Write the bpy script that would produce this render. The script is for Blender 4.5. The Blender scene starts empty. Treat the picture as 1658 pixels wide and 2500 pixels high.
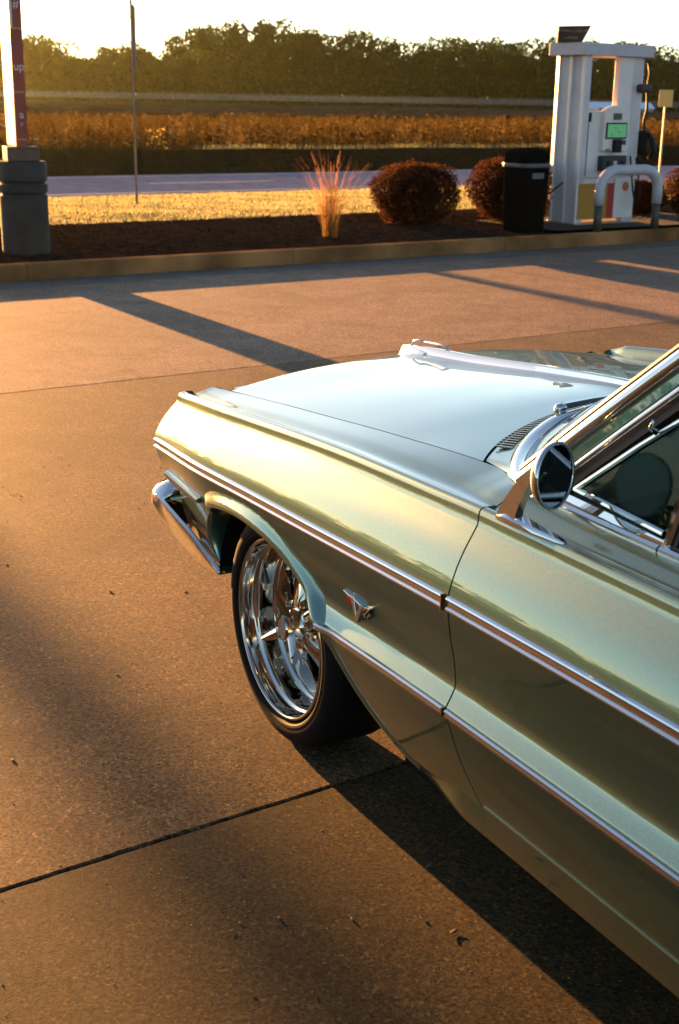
import bpy, bmesh, math, random
import numpy as np
from mathutils import Vector, Matrix, Euler
random.seed(7); rng = np.random.default_rng(7)
R = math.radians
SC = bpy.context.scene; COL = SC.collection

# ------------------------------------------------------------------ camera
PITCH, ROLL, CAMH, FPX = R(17.617), R(0.965), 1.7209, 3156.55
camd = bpy.data.cameras.new('camera'); cam = bpy.data.objects.new('camera', camd); COL.objects.link(cam)
F_ = Vector((0, math.cos(PITCH), -math.sin(PITCH))); U_ = Vector((0, math.sin(PITCH), math.cos(PITCH))); X_ = Vector((1, 0, 0))
cr, sr = math.cos(ROLL), math.sin(ROLL)
RR = cr * X_ + sr * U_; UU = -sr * X_ + cr * U_
M = Matrix(((RR.x, UU.x, -F_.x, 0), (RR.y, UU.y, -F_.y, 0), (RR.z, UU.z, -F_.z, CAMH), (0, 0, 0, 1)))
cam.matrix_world = M
camd.sensor_fit = 'VERTICAL'; camd.sensor_height = 36; camd.lens = FPX / 2500 * 36
camd.clip_end = 6000; camd.clip_start = .05
camd.dof.use_dof = True; camd.dof.focus_distance = 3.7; camd.dof.aperture_fstop = 7.1
SC.camera = cam

# ------------------------------------------------------------------ world, sun, exposure
SUN_AZ, SUN_EL = 31.6, 6.3          # azimuth left of +Y
world = bpy.data.worlds.new('World'); SC.world = world; world.use_nodes = True
wn = world.node_tree.nodes; wl = world.node_tree.links
bg = wn['Background']; sky = wn.new('ShaderNodeTexSky'); sky.sky_type = 'NISHITA'
sky.sun_disc = False; sky.sun_elevation = R(SUN_EL); sky.sun_rotation = R(-SUN_AZ)
sky.air_density = .7; sky.dust_density = .5; sky.ozone_density = 1.0; sky.altitude = 100
wl.new(sky.outputs[0], bg.inputs[0]); bg.inputs[1].default_value = 0.05
sd = bpy.data.lights.new('sun', 'SUN'); sd.energy = 5.0; sd.angle = R(0.5); sd.color = (1.0, .45, .13)
sun = bpy.data.objects.new('sun', sd); COL.objects.link(sun)
sdir = Vector((-math.sin(R(SUN_AZ)) * math.cos(R(SUN_EL)), math.cos(R(SUN_AZ)) * math.cos(R(SUN_EL)), math.sin(R(SUN_EL))))
sun.rotation_euler = sdir.to_track_quat('Z', 'Y').to_euler()
SC.view_settings.view_transform = 'Standard'; SC.view_settings.look = 'None'
SC.view_settings.exposure = 2.8; SC.view_settings.gamma = 1; SC.view_settings.use_curve_mapping = False
SC.cycles.use_denoising = True
SC.cycles.sample_clamp_indirect = 8
SC.cycles.max_bounces = 10; SC.cycles.volume_bounces = 1
SC.cycles.volume_step_rate = 4

# ------------------------------------------------------------------ materials
def new_mat(name):
    m = bpy.data.materials.new(name); m.use_nodes = True
    return m, m.node_tree.nodes, m.node_tree.links, m.node_tree.nodes['Principled BSDF']
def mat(name, col, rough=.6, metal=0, noise=0, nscale=10, bump=0, bscale=40, bdist=.002, col2=None, coat=0, coatr=.03, trans=0, alpha=None,
        spec=None, ior=None, detail=4, transmission=0, emit=None, matte=False):
    m, n, l, b = new_mat(name)
    b.inputs['Base Color'].default_value = (*col, 1); b.inputs['Roughness'].default_value = rough; b.inputs['Metallic'].default_value = metal
    b.inputs['Coat Weight'].default_value = coat; b.inputs['Coat Roughness'].default_value = coatr
    if ior: b.inputs['IOR'].default_value = ior
    if spec is not None: b.inputs['Specular IOR Level'].default_value = spec
    b.inputs['Transmission Weight'].default_value = transmission
    tc = n.new('ShaderNodeTexCoord')
    if noise or col2:
        t = n.new('ShaderNodeTexNoise'); t.inputs['Scale'].default_value = nscale; t.inputs['Detail'].default_value = detail
        l.new(tc.outputs['Object'], t.inputs['Vector'])
        r = n.new('ShaderNodeValToRGB'); c2 = col2 or tuple(max(0, c * (1 - noise)) for c in col)
        r.color_ramp.elements[0].position = .35; r.color_ramp.elements[1].position = .65
        r.color_ramp.elements[0].color = (*c2, 1); r.color_ramp.elements[1].color = (*[min(1, c * (1 + noise * .6)) for c in col], 1)
        l.new(t.outputs['Fac'], r.inputs['Fac']); l.new(r.outputs['Color'], b.inputs['Base Color'])
        colout = r.outputs['Color']
    if bump:
        t2 = n.new('ShaderNodeTexNoise'); t2.inputs['Scale'].default_value = bscale; t2.inputs['Detail'].default_value = 5
        l.new(tc.outputs['Object'], t2.inputs['Vector'])
        bp = n.new('ShaderNodeBump'); bp.inputs['Strength'].default_value = bump; bp.inputs['Distance'].default_value = bdist
        l.new(t2.outputs['Fac'], bp.inputs['Height']); l.new(bp.outputs['Normal'], b.inputs['Normal'])
    if trans:      # thin leaf: mix with translucent
        tr = n.new('ShaderNodeBsdfTranslucent'); tr.inputs['Color'].default_value = (*[min(1, c * 1.6) for c in (col)], 1)
        mx = n.new('ShaderNodeMixShader'); mx.inputs[0].default_value = trans
        l.new(b.outputs[0], mx.inputs[1]); l.new(tr.outputs[0], mx.inputs[2]); l.new(mx.outputs[0], n['Material Output'].inputs['Surface'])
    if matte:
        df = n.new('ShaderNodeBsdfDiffuse'); df.inputs['Roughness'].default_value = .6; df.inputs['Color'].default_value = (*col, 1)
        for lk in list(l):
            if lk.to_node == b and lk.to_socket.name == 'Base Color': l.new(lk.from_socket, df.inputs['Color'])
            if lk.to_node == b and lk.to_socket.name == 'Normal': l.new(lk.from_socket, df.inputs['Normal'])
        l.new(df.outputs[0], n['Material Output'].inputs['Surface'])
    if emit:
        b.inputs['Emission Color'].default_value = (*emit[0], 1); b.inputs['Emission Strength'].default_value = emit[1]
    return m

def leafmat(name, cols, trans=.45, tcol=None):
    """leaf material: colour varies per leaf clump by a coarse noise"""
    m, n, l, b = new_mat(name)
    tc = n.new('ShaderNodeTexCoord'); t = n.new('ShaderNodeTexNoise'); t.inputs['Scale'].default_value = 1.3; t.inputs['Detail'].default_value = 6
    l.new(tc.outputs['Object'], t.inputs['Vector'])
    r = n.new('ShaderNodeValToRGB'); e = r.color_ramp.elements
    e[0].position = .3; e[0].color = (*cols[0], 1); e[1].position = .7; e[1].color = (*cols[-1], 1)
    if len(cols) > 2: k = e.new(.5); k.color = (*cols[1], 1)
    l.new(t.outputs['Fac'], r.inputs['Fac']); n.remove(b); b = n.new('ShaderNodeBsdfDiffuse'); l.new(r.outputs['Color'], b.inputs['Color'])
    tr = n.new('ShaderNodeBsdfTranslucent')
    if tcol: tr.inputs['Color'].default_value = (*tcol, 1)
    else: l.new(r.outputs['Color'], tr.inputs['Color'])
    mx = n.new('ShaderNodeMixShader'); mx.inputs[0].default_value = trans
    l.new(b.outputs[0], mx.inputs[1]); l.new(tr.outputs[0], mx.inputs[2]); l.new(mx.outputs[0], n['Material Output'].inputs['Surface'])
    return m

def concrete(name, c1, c2, speck=.8, bump=.5):
    """exposed-sand concrete: cloudy stains, sand grains, pits"""
    m, n, l, b = new_mat(name)
    tc = n.new('ShaderNodeTexCoord'); co = tc.outputs['Object']
    def noise(s, d=5, rough=.6, dist=0):
        t = n.new('ShaderNodeTexNoise'); t.inputs['Scale'].default_value = s; t.inputs['Detail'].default_value = d
        t.inputs['Roughness'].default_value = rough; t.inputs['Distortion'].default_value = dist
        l.new(co, t.inputs['Vector']); return t.outputs['Fac']
    def ramp(inp, a, b_, ca, cb):
        r = n.new('ShaderNodeValToRGB'); r.color_ramp.elements[0].position = a; r.color_ramp.elements[1].position = b_
        r.color_ramp.elements[0].color = (*ca, 1); r.color_ramp.elements[1].color = (*cb, 1); l.new(inp, r.inputs[0]); return r.outputs[0]
    def mul(a, b_, f=1.0):
        x = n.new('ShaderNodeMix'); x.data_type = 'RGBA'; x.blend_type = 'MULTIPLY'; x.inputs[0].default_value = f
        l.new(a, x.inputs[6]); l.new(b_, x.inputs[7]); return x.outputs[2]
    base = ramp(noise(.7, 6, .65, .3), .32, .68, c1, c2)
    stain = ramp(noise(2.6, 6, .7, .8), .3, .62, (.62, .60, .58), (1, 1, 1))
    base = mul(base, stain)
    v = n.new('ShaderNodeTexVoronoi'); v.inputs['Scale'].default_value = 165; l.new(co, v.inputs['Vector'])
    gr = n.new('ShaderNodeSeparateColor'); l.new(v.outputs['Color'], gr.inputs[0])
    grain = ramp(gr.outputs[0], .0, 1.0, (1 - speck, 1 - speck, 1 - speck), (1 + speck * .5,) * 3)
    base = mul(base, grain)
    v3 = n.new('ShaderNodeTexVoronoi'); v3.inputs['Scale'].default_value = 120; l.new(co, v3.inputs['Vector'])
    g3 = n.new('ShaderNodeSeparateColor'); l.new(v3.outputs['Color'], g3.inputs[0])
    base = mul(base, ramp(g3.outputs[1], .90, .94, (1, 1, 1), (2.0, 1.85, 1.5))); base = mul(base, ramp(g3.outputs[2], .92, .95, (1, 1, 1), (.42, .40, .38)))
    vs = n.new('ShaderNodeTexVoronoi'); vs.inputs['Scale'].default_value = 1.1; vs.inputs['Randomness'].default_value = 1; l.new(co, vs.inputs['Vector'])
    wob = n.new('ShaderNodeMath'); wob.operation = 'MULTIPLY_ADD'; wob.inputs[1].default_value = .10; l.new(noise(9, 4, .6), wob.inputs[0]); l.new(vs.outputs['Distance'], wob.inputs[2])
    base = mul(base, ramp(wob.outputs[0], .07, .16, (.55, .55, .56), (1, 1, 1)), .8)
    vp = n.new('ShaderNodeTexVoronoi'); vp.inputs['Scale'].default_value = 7; l.new(co, vp.inputs['Vector'])
    base = mul(base, ramp(vp.outputs['Distance'], .03, .05, (.25, .24, .22), (1, 1, 1)), .8)
    cw = n.new('ShaderNodeTexVoronoi'); cw.feature = 'DISTANCE_TO_EDGE'; cw.inputs['Scale'].default_value = .42
    dv = n.new('ShaderNodeMix'); dv.data_type = 'RGBA'; dv.blend_type = 'ADD'; dv.inputs[0].default_value = .22
    nz = n.new('ShaderNodeTexNoise'); nz.inputs['Scale'].default_value = 3.5; nz.inputs['Detail'].default_value = 8; l.new(co, nz.inputs['Vector'])
    l.new(co, dv.inputs[6]); l.new(nz.outputs['Color'], dv.inputs[7]); l.new(dv.outputs[2], cw.inputs['Vector'])
    base = mul(base, ramp(cw.outputs['Distance'], .0008, .0022, (.45, .42, .38), (1, 1, 1)), .55)
    l.new(base, b.inputs['Base Color'])
    b.inputs['Roughness'].default_value = .8; b.inputs['Specular IOR Level'].default_value = .18
    # height
    v2 = n.new('ShaderNodeTexVoronoi'); v2.inputs['Scale'].default_value = 175; l.new(co, v2.inputs['Vector'])
    a1 = n.new('ShaderNodeMath'); a1.operation = 'MULTIPLY_ADD'; a1.inputs[1].default_value = .35
    l.new(v2.outputs['Distance'], a1.inputs[0]); l.new(noise(260, 7, .85), a1.inputs[2])
    a2 = n.new('ShaderNodeMath'); a2.operation = 'MULTIPLY_ADD'; a2.inputs[1].default_value = .35
    l.new(noise(38, 4, .6), a2.inputs[0]); l.new(a1.outputs[0], a2.inputs[2])
    bp = n.new('ShaderNodeBump'); bp.inputs['Strength'].default_value = bump; bp.inputs['Distance'].default_value = .0016
    l.new(a2.outputs[0], bp.inputs['Height']); l.new(bp.outputs['Normal'], b.inputs['Normal'])
    return m

# ------------------------------------------------------------------ geometry helpers
def mob(name, verts, faces, material=None, parent=None, smooth=False, props=None):
    me = bpy.data.meshes.new(name); me.from_pydata([tuple(map(float, v)) for v in verts], [], [tuple(int(i) for i in f) for f in faces]); me.update()
    if material: me.materials.append(material)
    if smooth: me.polygons.foreach_set('use_smooth', [True] * len(me.polygons))
    o = bpy.data.objects.new(name, me); COL.objects.link(o)
    if parent: o.parent = parent
    if props:
        for k, v in props.items(): o[k] = v
    return o
def big_mesh(name, V, Fq, material, parent=None, props=None, smooth=False):
    """numpy quads/tris -> mesh quickly"""
    V = np.asarray(V, np.float32).reshape(-1, 3); Fq = np.asarray(Fq, np.int32); k = Fq.shape[1]
    me = bpy.data.meshes.new(name); me.vertices.add(len(V)); me.vertices.foreach_set('co', V.ravel())
    me.loops.add(Fq.size); me.loops.foreach_set('vertex_index', Fq.ravel())
    me.polygons.add(len(Fq)); me.polygons.foreach_set('loop_start', np.arange(0, Fq.size, k, dtype=np.int32))
    me.polygons.foreach_set('loop_total', np.full(len(Fq), k, np.int32)); me.update(calc_edges=True); me.validate()
    if material: me.materials.append(material)
    if smooth: me.polygons.foreach_set('use_smooth', [True] * len(me.polygons))
    o = bpy.data.objects.new(name, me); COL.objects.link(o)
    if parent: o.parent = parent
    if props:
        for a, v in props.items(): o[a] = v
    return o
def empty(name, loc=(0, 0, 0), rz=0, label=None, cat=None, group=None, kind=None):
    o = bpy.data.objects.new(name, None); COL.objects.link(o); o.location = loc; o.rotation_euler = (0, 0, rz); o.empty_display_size = .1
    return tag(o, label, cat, group, kind)
def tag(o, label=None, cat=None, group=None, kind=None):
    if label: o['label'] = label
    if cat: o['category'] = cat
    if group: o['group'] = group
    if kind: o['kind'] = kind
    return o
class MB:
    def __init__(s): s.v = []; s.f = []
    def add(s, v, f): k = len(s.v); s.v += [tuple(x) for x in v]; s.f += [tuple(i + k for i in q) for q in f]; return s
    def box(s, c, d, rot=None, taper=1.0):
        x, y, z = [q / 2 for q in d]; P = []
        for sz, t in ((-1, 1), (1, taper)):
            for sx, sy in ((-1, -1), (1, -1), (1, 1), (-1, 1)): P.append(Vector((sx * x * t, sy * y * t, sz * z)))
        if rot: P = [rot @ p for p in P]
        P = [p + Vector(c) for p in P]
        return s.add(P, [(3, 2, 1, 0), (4, 5, 6, 7), (0, 1, 5, 4), (1, 2, 6, 5), (2, 3, 7, 6), (3, 0, 4, 7)])
    def loft(s, rings, closed=True, cap=True):
        n = len(rings[0]); k = len(s.v)
        for r in rings: s.v += [tuple(p) for p in r]
        for i in range(len(rings) - 1):
            for j in range(n if closed else n - 1):
                a = k + i * n + j; b = k + i * n + (j + 1) % n
                s.f.append((a, b, b + n, a + n))
        if cap and closed:
            s.f.append(tuple(k + j for j in reversed(range(n)))); s.f.append(tuple(k + (len(rings) - 1) * n + j for j in range(n)))
        return s
    def tube(s, pts, r, n=10, cap=True):
        pts = [Vector(p) for p in pts]; rings = []
        rr = r if isinstance(r, (list, tuple)) else [r] * len(pts)
        up = Vector((0, 0, 1)); t0 = (pts[1] - pts[0]).normalized()
        if abs(t0.dot(up)) > .95: up = Vector((1, 0, 0))
        nrm = t0.cross(up).normalized()
        for i, p in enumerate(pts):
            t = (pts[min(i + 1, len(pts) - 1)] - pts[max(i - 1, 0)]).normalized()
            nrm = (nrm - t * nrm.dot(t)).normalized(); bn = t.cross(nrm)
            rings.append([p + (nrm * math.cos(2 * math.pi * j / n) + bn * math.sin(2 * math.pi * j / n)) * rr[i] for j in range(n)])
        return s.loft(rings, True, cap)
    def lathe(s, prof, n=48, axis='z', c=(0, 0, 0), a0=0, a1=2 * math.pi, cap=False):
        full = abs(a1 - a0 - 2 * math.pi) < 1e-6; rings = []
        for r, h in prof:
            ring = []
            for j in range(n if full else n + 1):
                a = a0 + (a1 - a0) * j / n
                if axis == 'z': q = (r * math.cos(a), r * math.sin(a), h)
                else: q = (r * math.cos(a), h, r * math.sin(a))     # axis y
                ring.append((q[0] + c[0], q[1] + c[1], q[2] + c[2]))
            rings.append(ring)
        return s.loft(rings, full, cap)
    def build(s, name, m, parent=None, smooth=False, props=None, bevel=0, auto=None):
        bmx = bmesh.new(); vs = [bmx.verts.new(v) for v in s.v]
        for f in s.f:
            try: bmx.faces.new([vs[i] for i in f])
            except ValueError: pass
        bmesh.ops.recalc_face_normals(bmx, faces=bmx.faces)
        me = bpy.data.meshes.new(name); bmx.to_mesh(me); bmx.free(); me.materials.append(m)
        o = bpy.data.objects.new(name, me); COL.objects.link(o)
        if parent: o.parent = parent
        if smooth: me.polygons.foreach_set('use_smooth', [True] * len(me.polygons))
        if auto is not None:
            me.polygons.foreach_set('use_smooth', [True] * len(me.polygons)); me.set_sharp_from_angle(angle=R(auto))
        if bevel:
            b = o.modifiers.new('bevel', 'BEVEL'); b.width = bevel; b.segments = 2; b.limit_method = 'ANGLE'; b.angle_limit = R(35)
        if props:
            for k, v in props.items(): o[k] = v
        return o
def ell(c, rx, ry, rz, nu=24, nv=14):
    V = []; Fc = []
    for i in range(nv + 1):
        t = math.pi * i / nv
        for j in range(nu):
            a = 2 * math.pi * j / nu; V.append((c[0] + rx * math.sin(t) * math.cos(a), c[1] + ry * math.sin(t) * math.sin(a), c[2] + rz * math.cos(t)))
    for i in range(nv):
        for j in range(nu): Fc.append((i * nu + j, (i + 1) * nu + j, (i + 1) * nu + (j + 1) % nu, i * nu + (j + 1) % nu))
    return V, Fc
def rot_of(z, x=None):
    return Vector(z).to_track_quat('Z', 'Y').to_matrix()

# site frame: e along kerb and joints, n away from the camera
EA = R(33.6); EX = (math.cos(EA), math.sin(EA)); NX = (-math.sin(EA), math.cos(EA))
def EN(e, n, z=0): return (EX[0] * e + NX[0] * n, EX[1] * e + NX[1] * n, z)
def to_en(x, y): return (x * EX[0] + y * EX[1], x * NX[0] + y * NX[1])
def sheet(name, e0, e1, n0, n1, zf, m, ne=2, nn=2, kind='structure', smooth=True):
    V = []; 
    for i in range(nn + 1):
        for j in range(ne + 1):
            e = e0 + (e1 - e0) * j / ne; q = n0 + (n1 - n0) * i / nn
            V.append(EN(e, q, zf(e, q) if callable(zf) else zf))
    Fc = [(i * (ne + 1) + j, i * (ne + 1) + j + 1, (i + 1) * (ne + 1) + j + 1, (i + 1) * (ne + 1) + j) for i in range(nn) for j in range(ne)]
    o = mob(name, V, Fc, m, None, smooth); o['kind'] = kind; return o
def hn(x, y, s=1.0):
    return math.sin(x * 1.7 * s + 1.3) * math.sin(y * 2.1 * s + .4) * .5 + math.sin(x * 4.3 * s + y * 3.1 * s) * .25 + math.sin(x * 9.1 * s - y * 7.7 * s + 2) * .12

# ------------------------------------------------------------------ ground and setting
m_slab = concrete('concrete_slab', (.215, .142, .095), (.31, .208, .145))
m_slab2 = concrete('concrete_slab_near_dim', (.046, .030, .010), (.080, .052, .018)); m_slab3 = concrete('concrete_slab_mid_dim', (.118, .074, .034), (.18, .115, .056))  # nearer slabs tinted darker: lens and grazing-light falloff put into their colour
m_seal = mat('joint_sealant', (.018, .018, .017), .8)
m_curb = mat('kerb_concrete', (.34, .155, .058), .8, matte=True, noise=.55, nscale=1.3, bump=.5, bscale=60, bdist=.004)
m_mulch = mat('bark_mulch', (.034, .021, .014), .95, matte=True, noise=.5, nscale=9, bump=1, bscale=60, bdist=.01)
m_chip = mat('bark_chip', (.062, .036, .021), .9, matte=True, noise=.5, nscale=3)
m_soil = mat('field_soil', (.05, .035, .02), .95, matte=True, noise=.4, nscale=1.5, bump=.6, bscale=6, bdist=.03)
m_grassbase = mat('dry_turf', (.30, .25, .10), .95, matte=True, noise=.4, nscale=2.5, bump=.7, bscale=30, bdist=.03)
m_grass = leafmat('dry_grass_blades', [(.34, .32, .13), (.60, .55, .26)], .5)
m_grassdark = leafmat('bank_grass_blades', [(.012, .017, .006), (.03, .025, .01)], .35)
m_road = mat('road_asphalt', (.20, .21, .27), .85, matte=True, noise=.2, nscale=3, bump=.4, bscale=120, bdist=.003)
m_line = mat('road_paint', (.30, .30, .30), .6, noise=.3, nscale=12)
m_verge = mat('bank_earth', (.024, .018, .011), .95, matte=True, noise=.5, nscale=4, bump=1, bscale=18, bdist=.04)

g = sheet('ground', -1500, 1500, -1500, 1500, -.06, m_soil, 4, 4)
# slabs of the forecourt
pave = empty('pavement', kind='structure'); 
nj = [-12.5, -7.5, -2.47, 2.53, 7.53, 11.85]; ej = [-26.7, -14.7, -2.7 - 6.0, 9.3 - 6.0 + 0.0, 9.3, 21.3, 33.3]
ej = [-26.7, -14.7, -2.7, 9.3, 21.3, 33.3]
for a in range(len(nj) - 1):
    for b in range(len(ej) - 1):
        g_ = .0045
        mb = MB(); e0, e1, n0, n1 = ej[b] + g_, ej[b + 1] - g_, nj[a] + g_, nj[a + 1] - g_
        # ragged arrises: subdivide edges
        def edge(p, q, k, amp):
            out = []
            for i in range(k):
                t = i / k; out.append([p[0] + (q[0] - p[0]) * t, p[1] + (q[1] - p[1]) * t])
            return out
        ring = edge((e0, n0), (e1, n0), 240, 0) + edge((e1, n0), (e1, n1), 60, 0) + edge((e1, n1), (e0, n1), 240, 0) + edge((e0, n1), (e0, n0), 60, 0)
        cx, cy = (e0 + e1) / 2, (n0 + n1) / 2; R1, R2, R3 = [], [], []
        for x, y in ring:
            j = (random.random() ** 3) * .003
            dx, dy = (1 if x < cx else -1), (1 if y < cy else -1)
            ex = dx * j if min(abs(x - e0), abs(x - e1)) < 1e-6 else 0; ey = dy * j if min(abs(y - n0), abs(y - n1)) < 1e-6 else 0
            R3.append(EN(x, y, -.05)); R2.append(EN(x + ex, y + ey, -.004 - j)); R1.append(EN(x + ex + (dx * .004 if ex or 1 else 0), y + ey + dy * .004, 0))
        mb.loft([R3, R2, R1], True, False)
        k = len(mb.v); mb.f.append(tuple(range(k - len(ring), k)))
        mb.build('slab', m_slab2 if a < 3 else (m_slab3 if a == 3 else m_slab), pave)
sheet('joint_filler', ej[0], ej[-1], nj[0], 11.9, -.03, m_seal)
sheet('gutter', ej[0], ej[-1], 11.857, 12.36, lambda e, n: -.001 - (n - 11.857) * .01, concrete('gutter_concrete', (.15, .12, .10), (.21, .17, .14)), 2, 2)
# kerb: separate cast lengths
kerb = empty('kerb', kind='structure')
e = -26.0
while e < 33:
    L = 3.05; prof = [(0, -.05), (.012, .125), (.03, .148), (.15, .152), (.165, .14), (.165, -.05)]
    mb = MB(); mb.loft([[EN(e + .004 + t * (L - .008), 12.37 + p[0] + .003 * hn(e + t * 3, 1), p[1]) for p in prof] for t in [0, .25, .5, .75, 1]])
    mb.build('kerb_stone', m_curb, kerb, auto=40); e += L
def zbed(e, n): return .135 + .05 * min(1, (n - 12.5) / 1.2) * (1 if n < 15.6 else max(.5, 1 - (n - 15.6))) + .008 * hn(e * 3, n * 3)
sheet('planting_bed', -26, 33, 12.53, 16.1, zbed, m_mulch, 300, 24)
def zgrass(e, n): return .165 - max(0, (n - 17)) / 5.5 * .15 + .012 * hn(e, n, .8)
sheet('grass_verge', -60, 60, 15.85, 22.45, zgrass, m_grassbase, 200, 16)
sheet('road', -300, 300, 22.4, 28.55, .012, m_road)
sheet('edge_line', -300, 300, 22.95, 23.07, .018, m_line)
sheet('edge_line', -300, 300, 27.85, 27.97, .018, m_line)
k = -60
while k < 60:
    sheet('centre_dash', k, k + 3, 25.4, 25.52, .018, m_line); k += 12
def zbank(e, n):
    t = min(1, max(0, (n - 29.3) / 3.6)); s_ = t * t * (3 - 2 * t)
    return -.01 + .40 * s_ + .035 * hn(e * .6, n) * s_ - max(0, n - 33.4) * .06 * (1 if n < 36 else 2.6 / max(.001, n - 33.4))
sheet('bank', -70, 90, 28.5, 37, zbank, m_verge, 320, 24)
sheet('field', -260, 260, 36.9, 240, .22, m_soil, 8, 8)

# blades helper
def blades(name, pts, h, w, lean, m, props):
    """pts Nx3, two-segment blades as quads + tri -> use quads only (tip narrow)"""
    N = len(pts); a = rng.uniform(0, 2 * np.pi, N); hh = h * rng.uniform(.5, 1.2, N); ww = w * rng.uniform(.7, 1.3, N)
    dx, dy = np.cos(a), np.sin(a); la = rng.uniform(0, 2 * np.pi, N); ll = lean * rng.uniform(.2, 1, N) * hh
    P = np.asarray(pts); V = np.zeros((N, 4, 3))
    V[:, 0] = P + np.stack([-dx * ww, -dy * ww, 0 * dx], 1); V[:, 1] = P + np.stack([dx * ww, dy * ww, 0 * dx], 1)
    T = P + np.stack([np.cos(la) * ll, np.sin(la) * ll, hh], 1)
    V[:, 2] = T + np.stack([dx * ww * .25, dy * ww * .25, 0 * dx], 1); V[:, 3] = T - np.stack([dx * ww * .25, dy * ww * .25, 0 * dx], 1)
    F4 = np.arange(N * 4).reshape(N, 4)
    return big_mesh(name, V.reshape(-1, 3), F4, m, props=props)
def scatter(N, e0, e1, n0, n1, zf):
    es = rng.uniform(e0, e1, N); ns = rng.uniform(n0, n1, N)
    return np.array([EN(a, b, zf(a, b)) for a, b in zip(es, ns)])
P = scatter(90000, -2, 19, 15.95, 22.4, zgrass)
blades('grass_blades', P, .03, .003, .9, m_grass, {'kind': 'stuff', 'label': 'pale sunlit dry grass between the planting bed and the road'})
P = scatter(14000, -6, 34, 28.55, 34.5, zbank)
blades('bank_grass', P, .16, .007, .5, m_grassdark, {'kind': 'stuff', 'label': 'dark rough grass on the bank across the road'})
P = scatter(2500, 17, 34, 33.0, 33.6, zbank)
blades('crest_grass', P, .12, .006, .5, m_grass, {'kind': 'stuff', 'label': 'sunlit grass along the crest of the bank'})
# mulch chips
N = 16000; P = scatter(N, -4, 18, 12.55, 15.9, zbed); P[:, 2] += rng.uniform(0, .02, N)
ax = rng.normal(size=(N, 3)); ax /= np.linalg.norm(ax, axis=1)[:, None]; bx = np.cross(ax, rng.normal(size=(N, 3))); bx /= np.linalg.norm(bx, axis=1)[:, None]
la = rng.uniform(.006, .020, N)[:, None]; lb = rng.uniform(.003, .008, N)[:, None]
V = np.stack([P - ax * la - bx * lb, P + ax * la - bx * lb, P + ax * la + bx * lb, P - ax * la + bx * lb], 1).reshape(-1, 3)
big_mesh('mulch_chips', V, np.arange(N * 4).reshape(N, 4), m_chip, props={'kind': 'stuff', 'label': 'dark shredded bark mulch in the planting bed'})

# corn stubble field: dry stalks with drooping leaves
m_corn = leafmat('dry_crop_leaves', [(.022, .014, .004), (.060, .037, .009), (.17, .12, .045)], .42)
N = 11000; es = rng.uniform(-4, 62, N); ns = 35.2 + rng.uniform(0, 1, N) ** 1.5 * 30
P = np.array([EN(a, b, zbank(a, b) if b < 37 else .2) for a, b in zip(es, ns)])
VV = []; H = rng.uniform(.72, 1.0, N)
for q in range(7):
    a = rng.uniform(0, 2 * np.pi, N); w = rng.uniform(.012, .035, N); z0 = H * (.12 + .12 * q) ; L = rng.uniform(.07, .2, N); dz = rng.uniform(-.14, .16, N)
    if q == 0: z0 = 0 * H; L = 0 * L; dz = H; w = w * .35
    bx = P + np.stack([0 * a, 0 * a, z0], 1); tx = bx + np.stack([np.cos(a) * L, np.sin(a) * L, dz], 1)
    s = np.stack([0 * a, 0 * a, w], 1) if q else np.stack([np.cos(a) * w, np.sin(a) * w, 0 * a], 1)
    VV.append(np.stack([bx - s, tx - s * .4, tx + s * .4, bx + s], 1))
VV = np.concatenate(VV, 0).reshape(-1, 3)
big_mesh('dry_crop_rows', VV, np.arange(len(VV)).reshape(-1, 4), m_corn, props={'kind': 'stuff', 'label': 'orange dead crop standing in the field across the road'})
def zcan(e, n): return .98 + .05 * hn(e * 1.3, n * 1.9) + rng.normal() * .05
sheet('crop_canopy', -120, 160, 60, 238, zcan, mat('far_crop_tops', (.045, .040, .030), .95, matte=True, noise=.5, nscale=.6, bump=1, bscale=4, bdist=.15), 260, 150, 'stuff', False)['label'] = 'grey brown crop tops receding to the woods'

# ------------------------------------------------------------------ trees
m_leaf = leafmat('woodland_leaves', [(.007, .022, .007), (.018, .042, .010), (.055, .080, .016)], .4)
m_bark = mat('bark', (.07, .05, .035), .9, noise=.4, nscale=6, bump=.6, bscale=20, bdist=.02)
def crown_mesh(seed, nl=9, N=4200):
    r = np.random.default_rng(seed); pts = []; 
    lobes = []
    for i in range(nl + 8):
        a = r.uniform(0, 2 * np.pi); k = r.uniform(0, 1); z = .30 + .58 * k; rad = .36 * math.sqrt(max(0, 1 - ((z - .42) / .52) ** 2)) * r.uniform(.55, 1)
        lobes.append((rad * np.cos(a), rad * np.sin(a), z, r.uniform(.09, .16)))
    lobes.append((r.uniform(-.06, .06), 0, .87, .12)); lobes.append((0, 0, .55, .27)); lobes.append((.1, 0, .25, .3)); lobes.append((-.15, .1, .2, .28))
    w = np.array([l[3] ** 2 for l in lobes]); w /= w.sum()
    idx = r.choice(len(lobes), N, p=w); L = np.array(lobes)[idx]
    d = r.normal(size=(N, 3)); d /= np.linalg.norm(d, axis=1)[:, None]
    rr = L[:, 3] * r.uniform(.6, 1.0, N) ** .5
    P = L[:, :3] + d * rr[:, None]; P[:, 2] = np.clip(P[:, 2], .01, 1.02)
    s = r.uniform(.009, .019, N)[:, None]
    a = r.normal(size=(N, 3)); a /= np.linalg.norm(a, axis=1)[:, None]; b = np.cross(a, r.normal(size=(N, 3))); b /= np.linalg.norm(b, axis=1)[:, None]
    V = np.stack([P - a * s - b * s * .7, P + a * s - b * s * .5, P + a * s * .8 + b * s, P - a * s * .9 + b * s * .8], 1).reshape(-1, 3)
    return V, np.arange(N * 4).reshape(N, 4)
crowns = []
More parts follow.
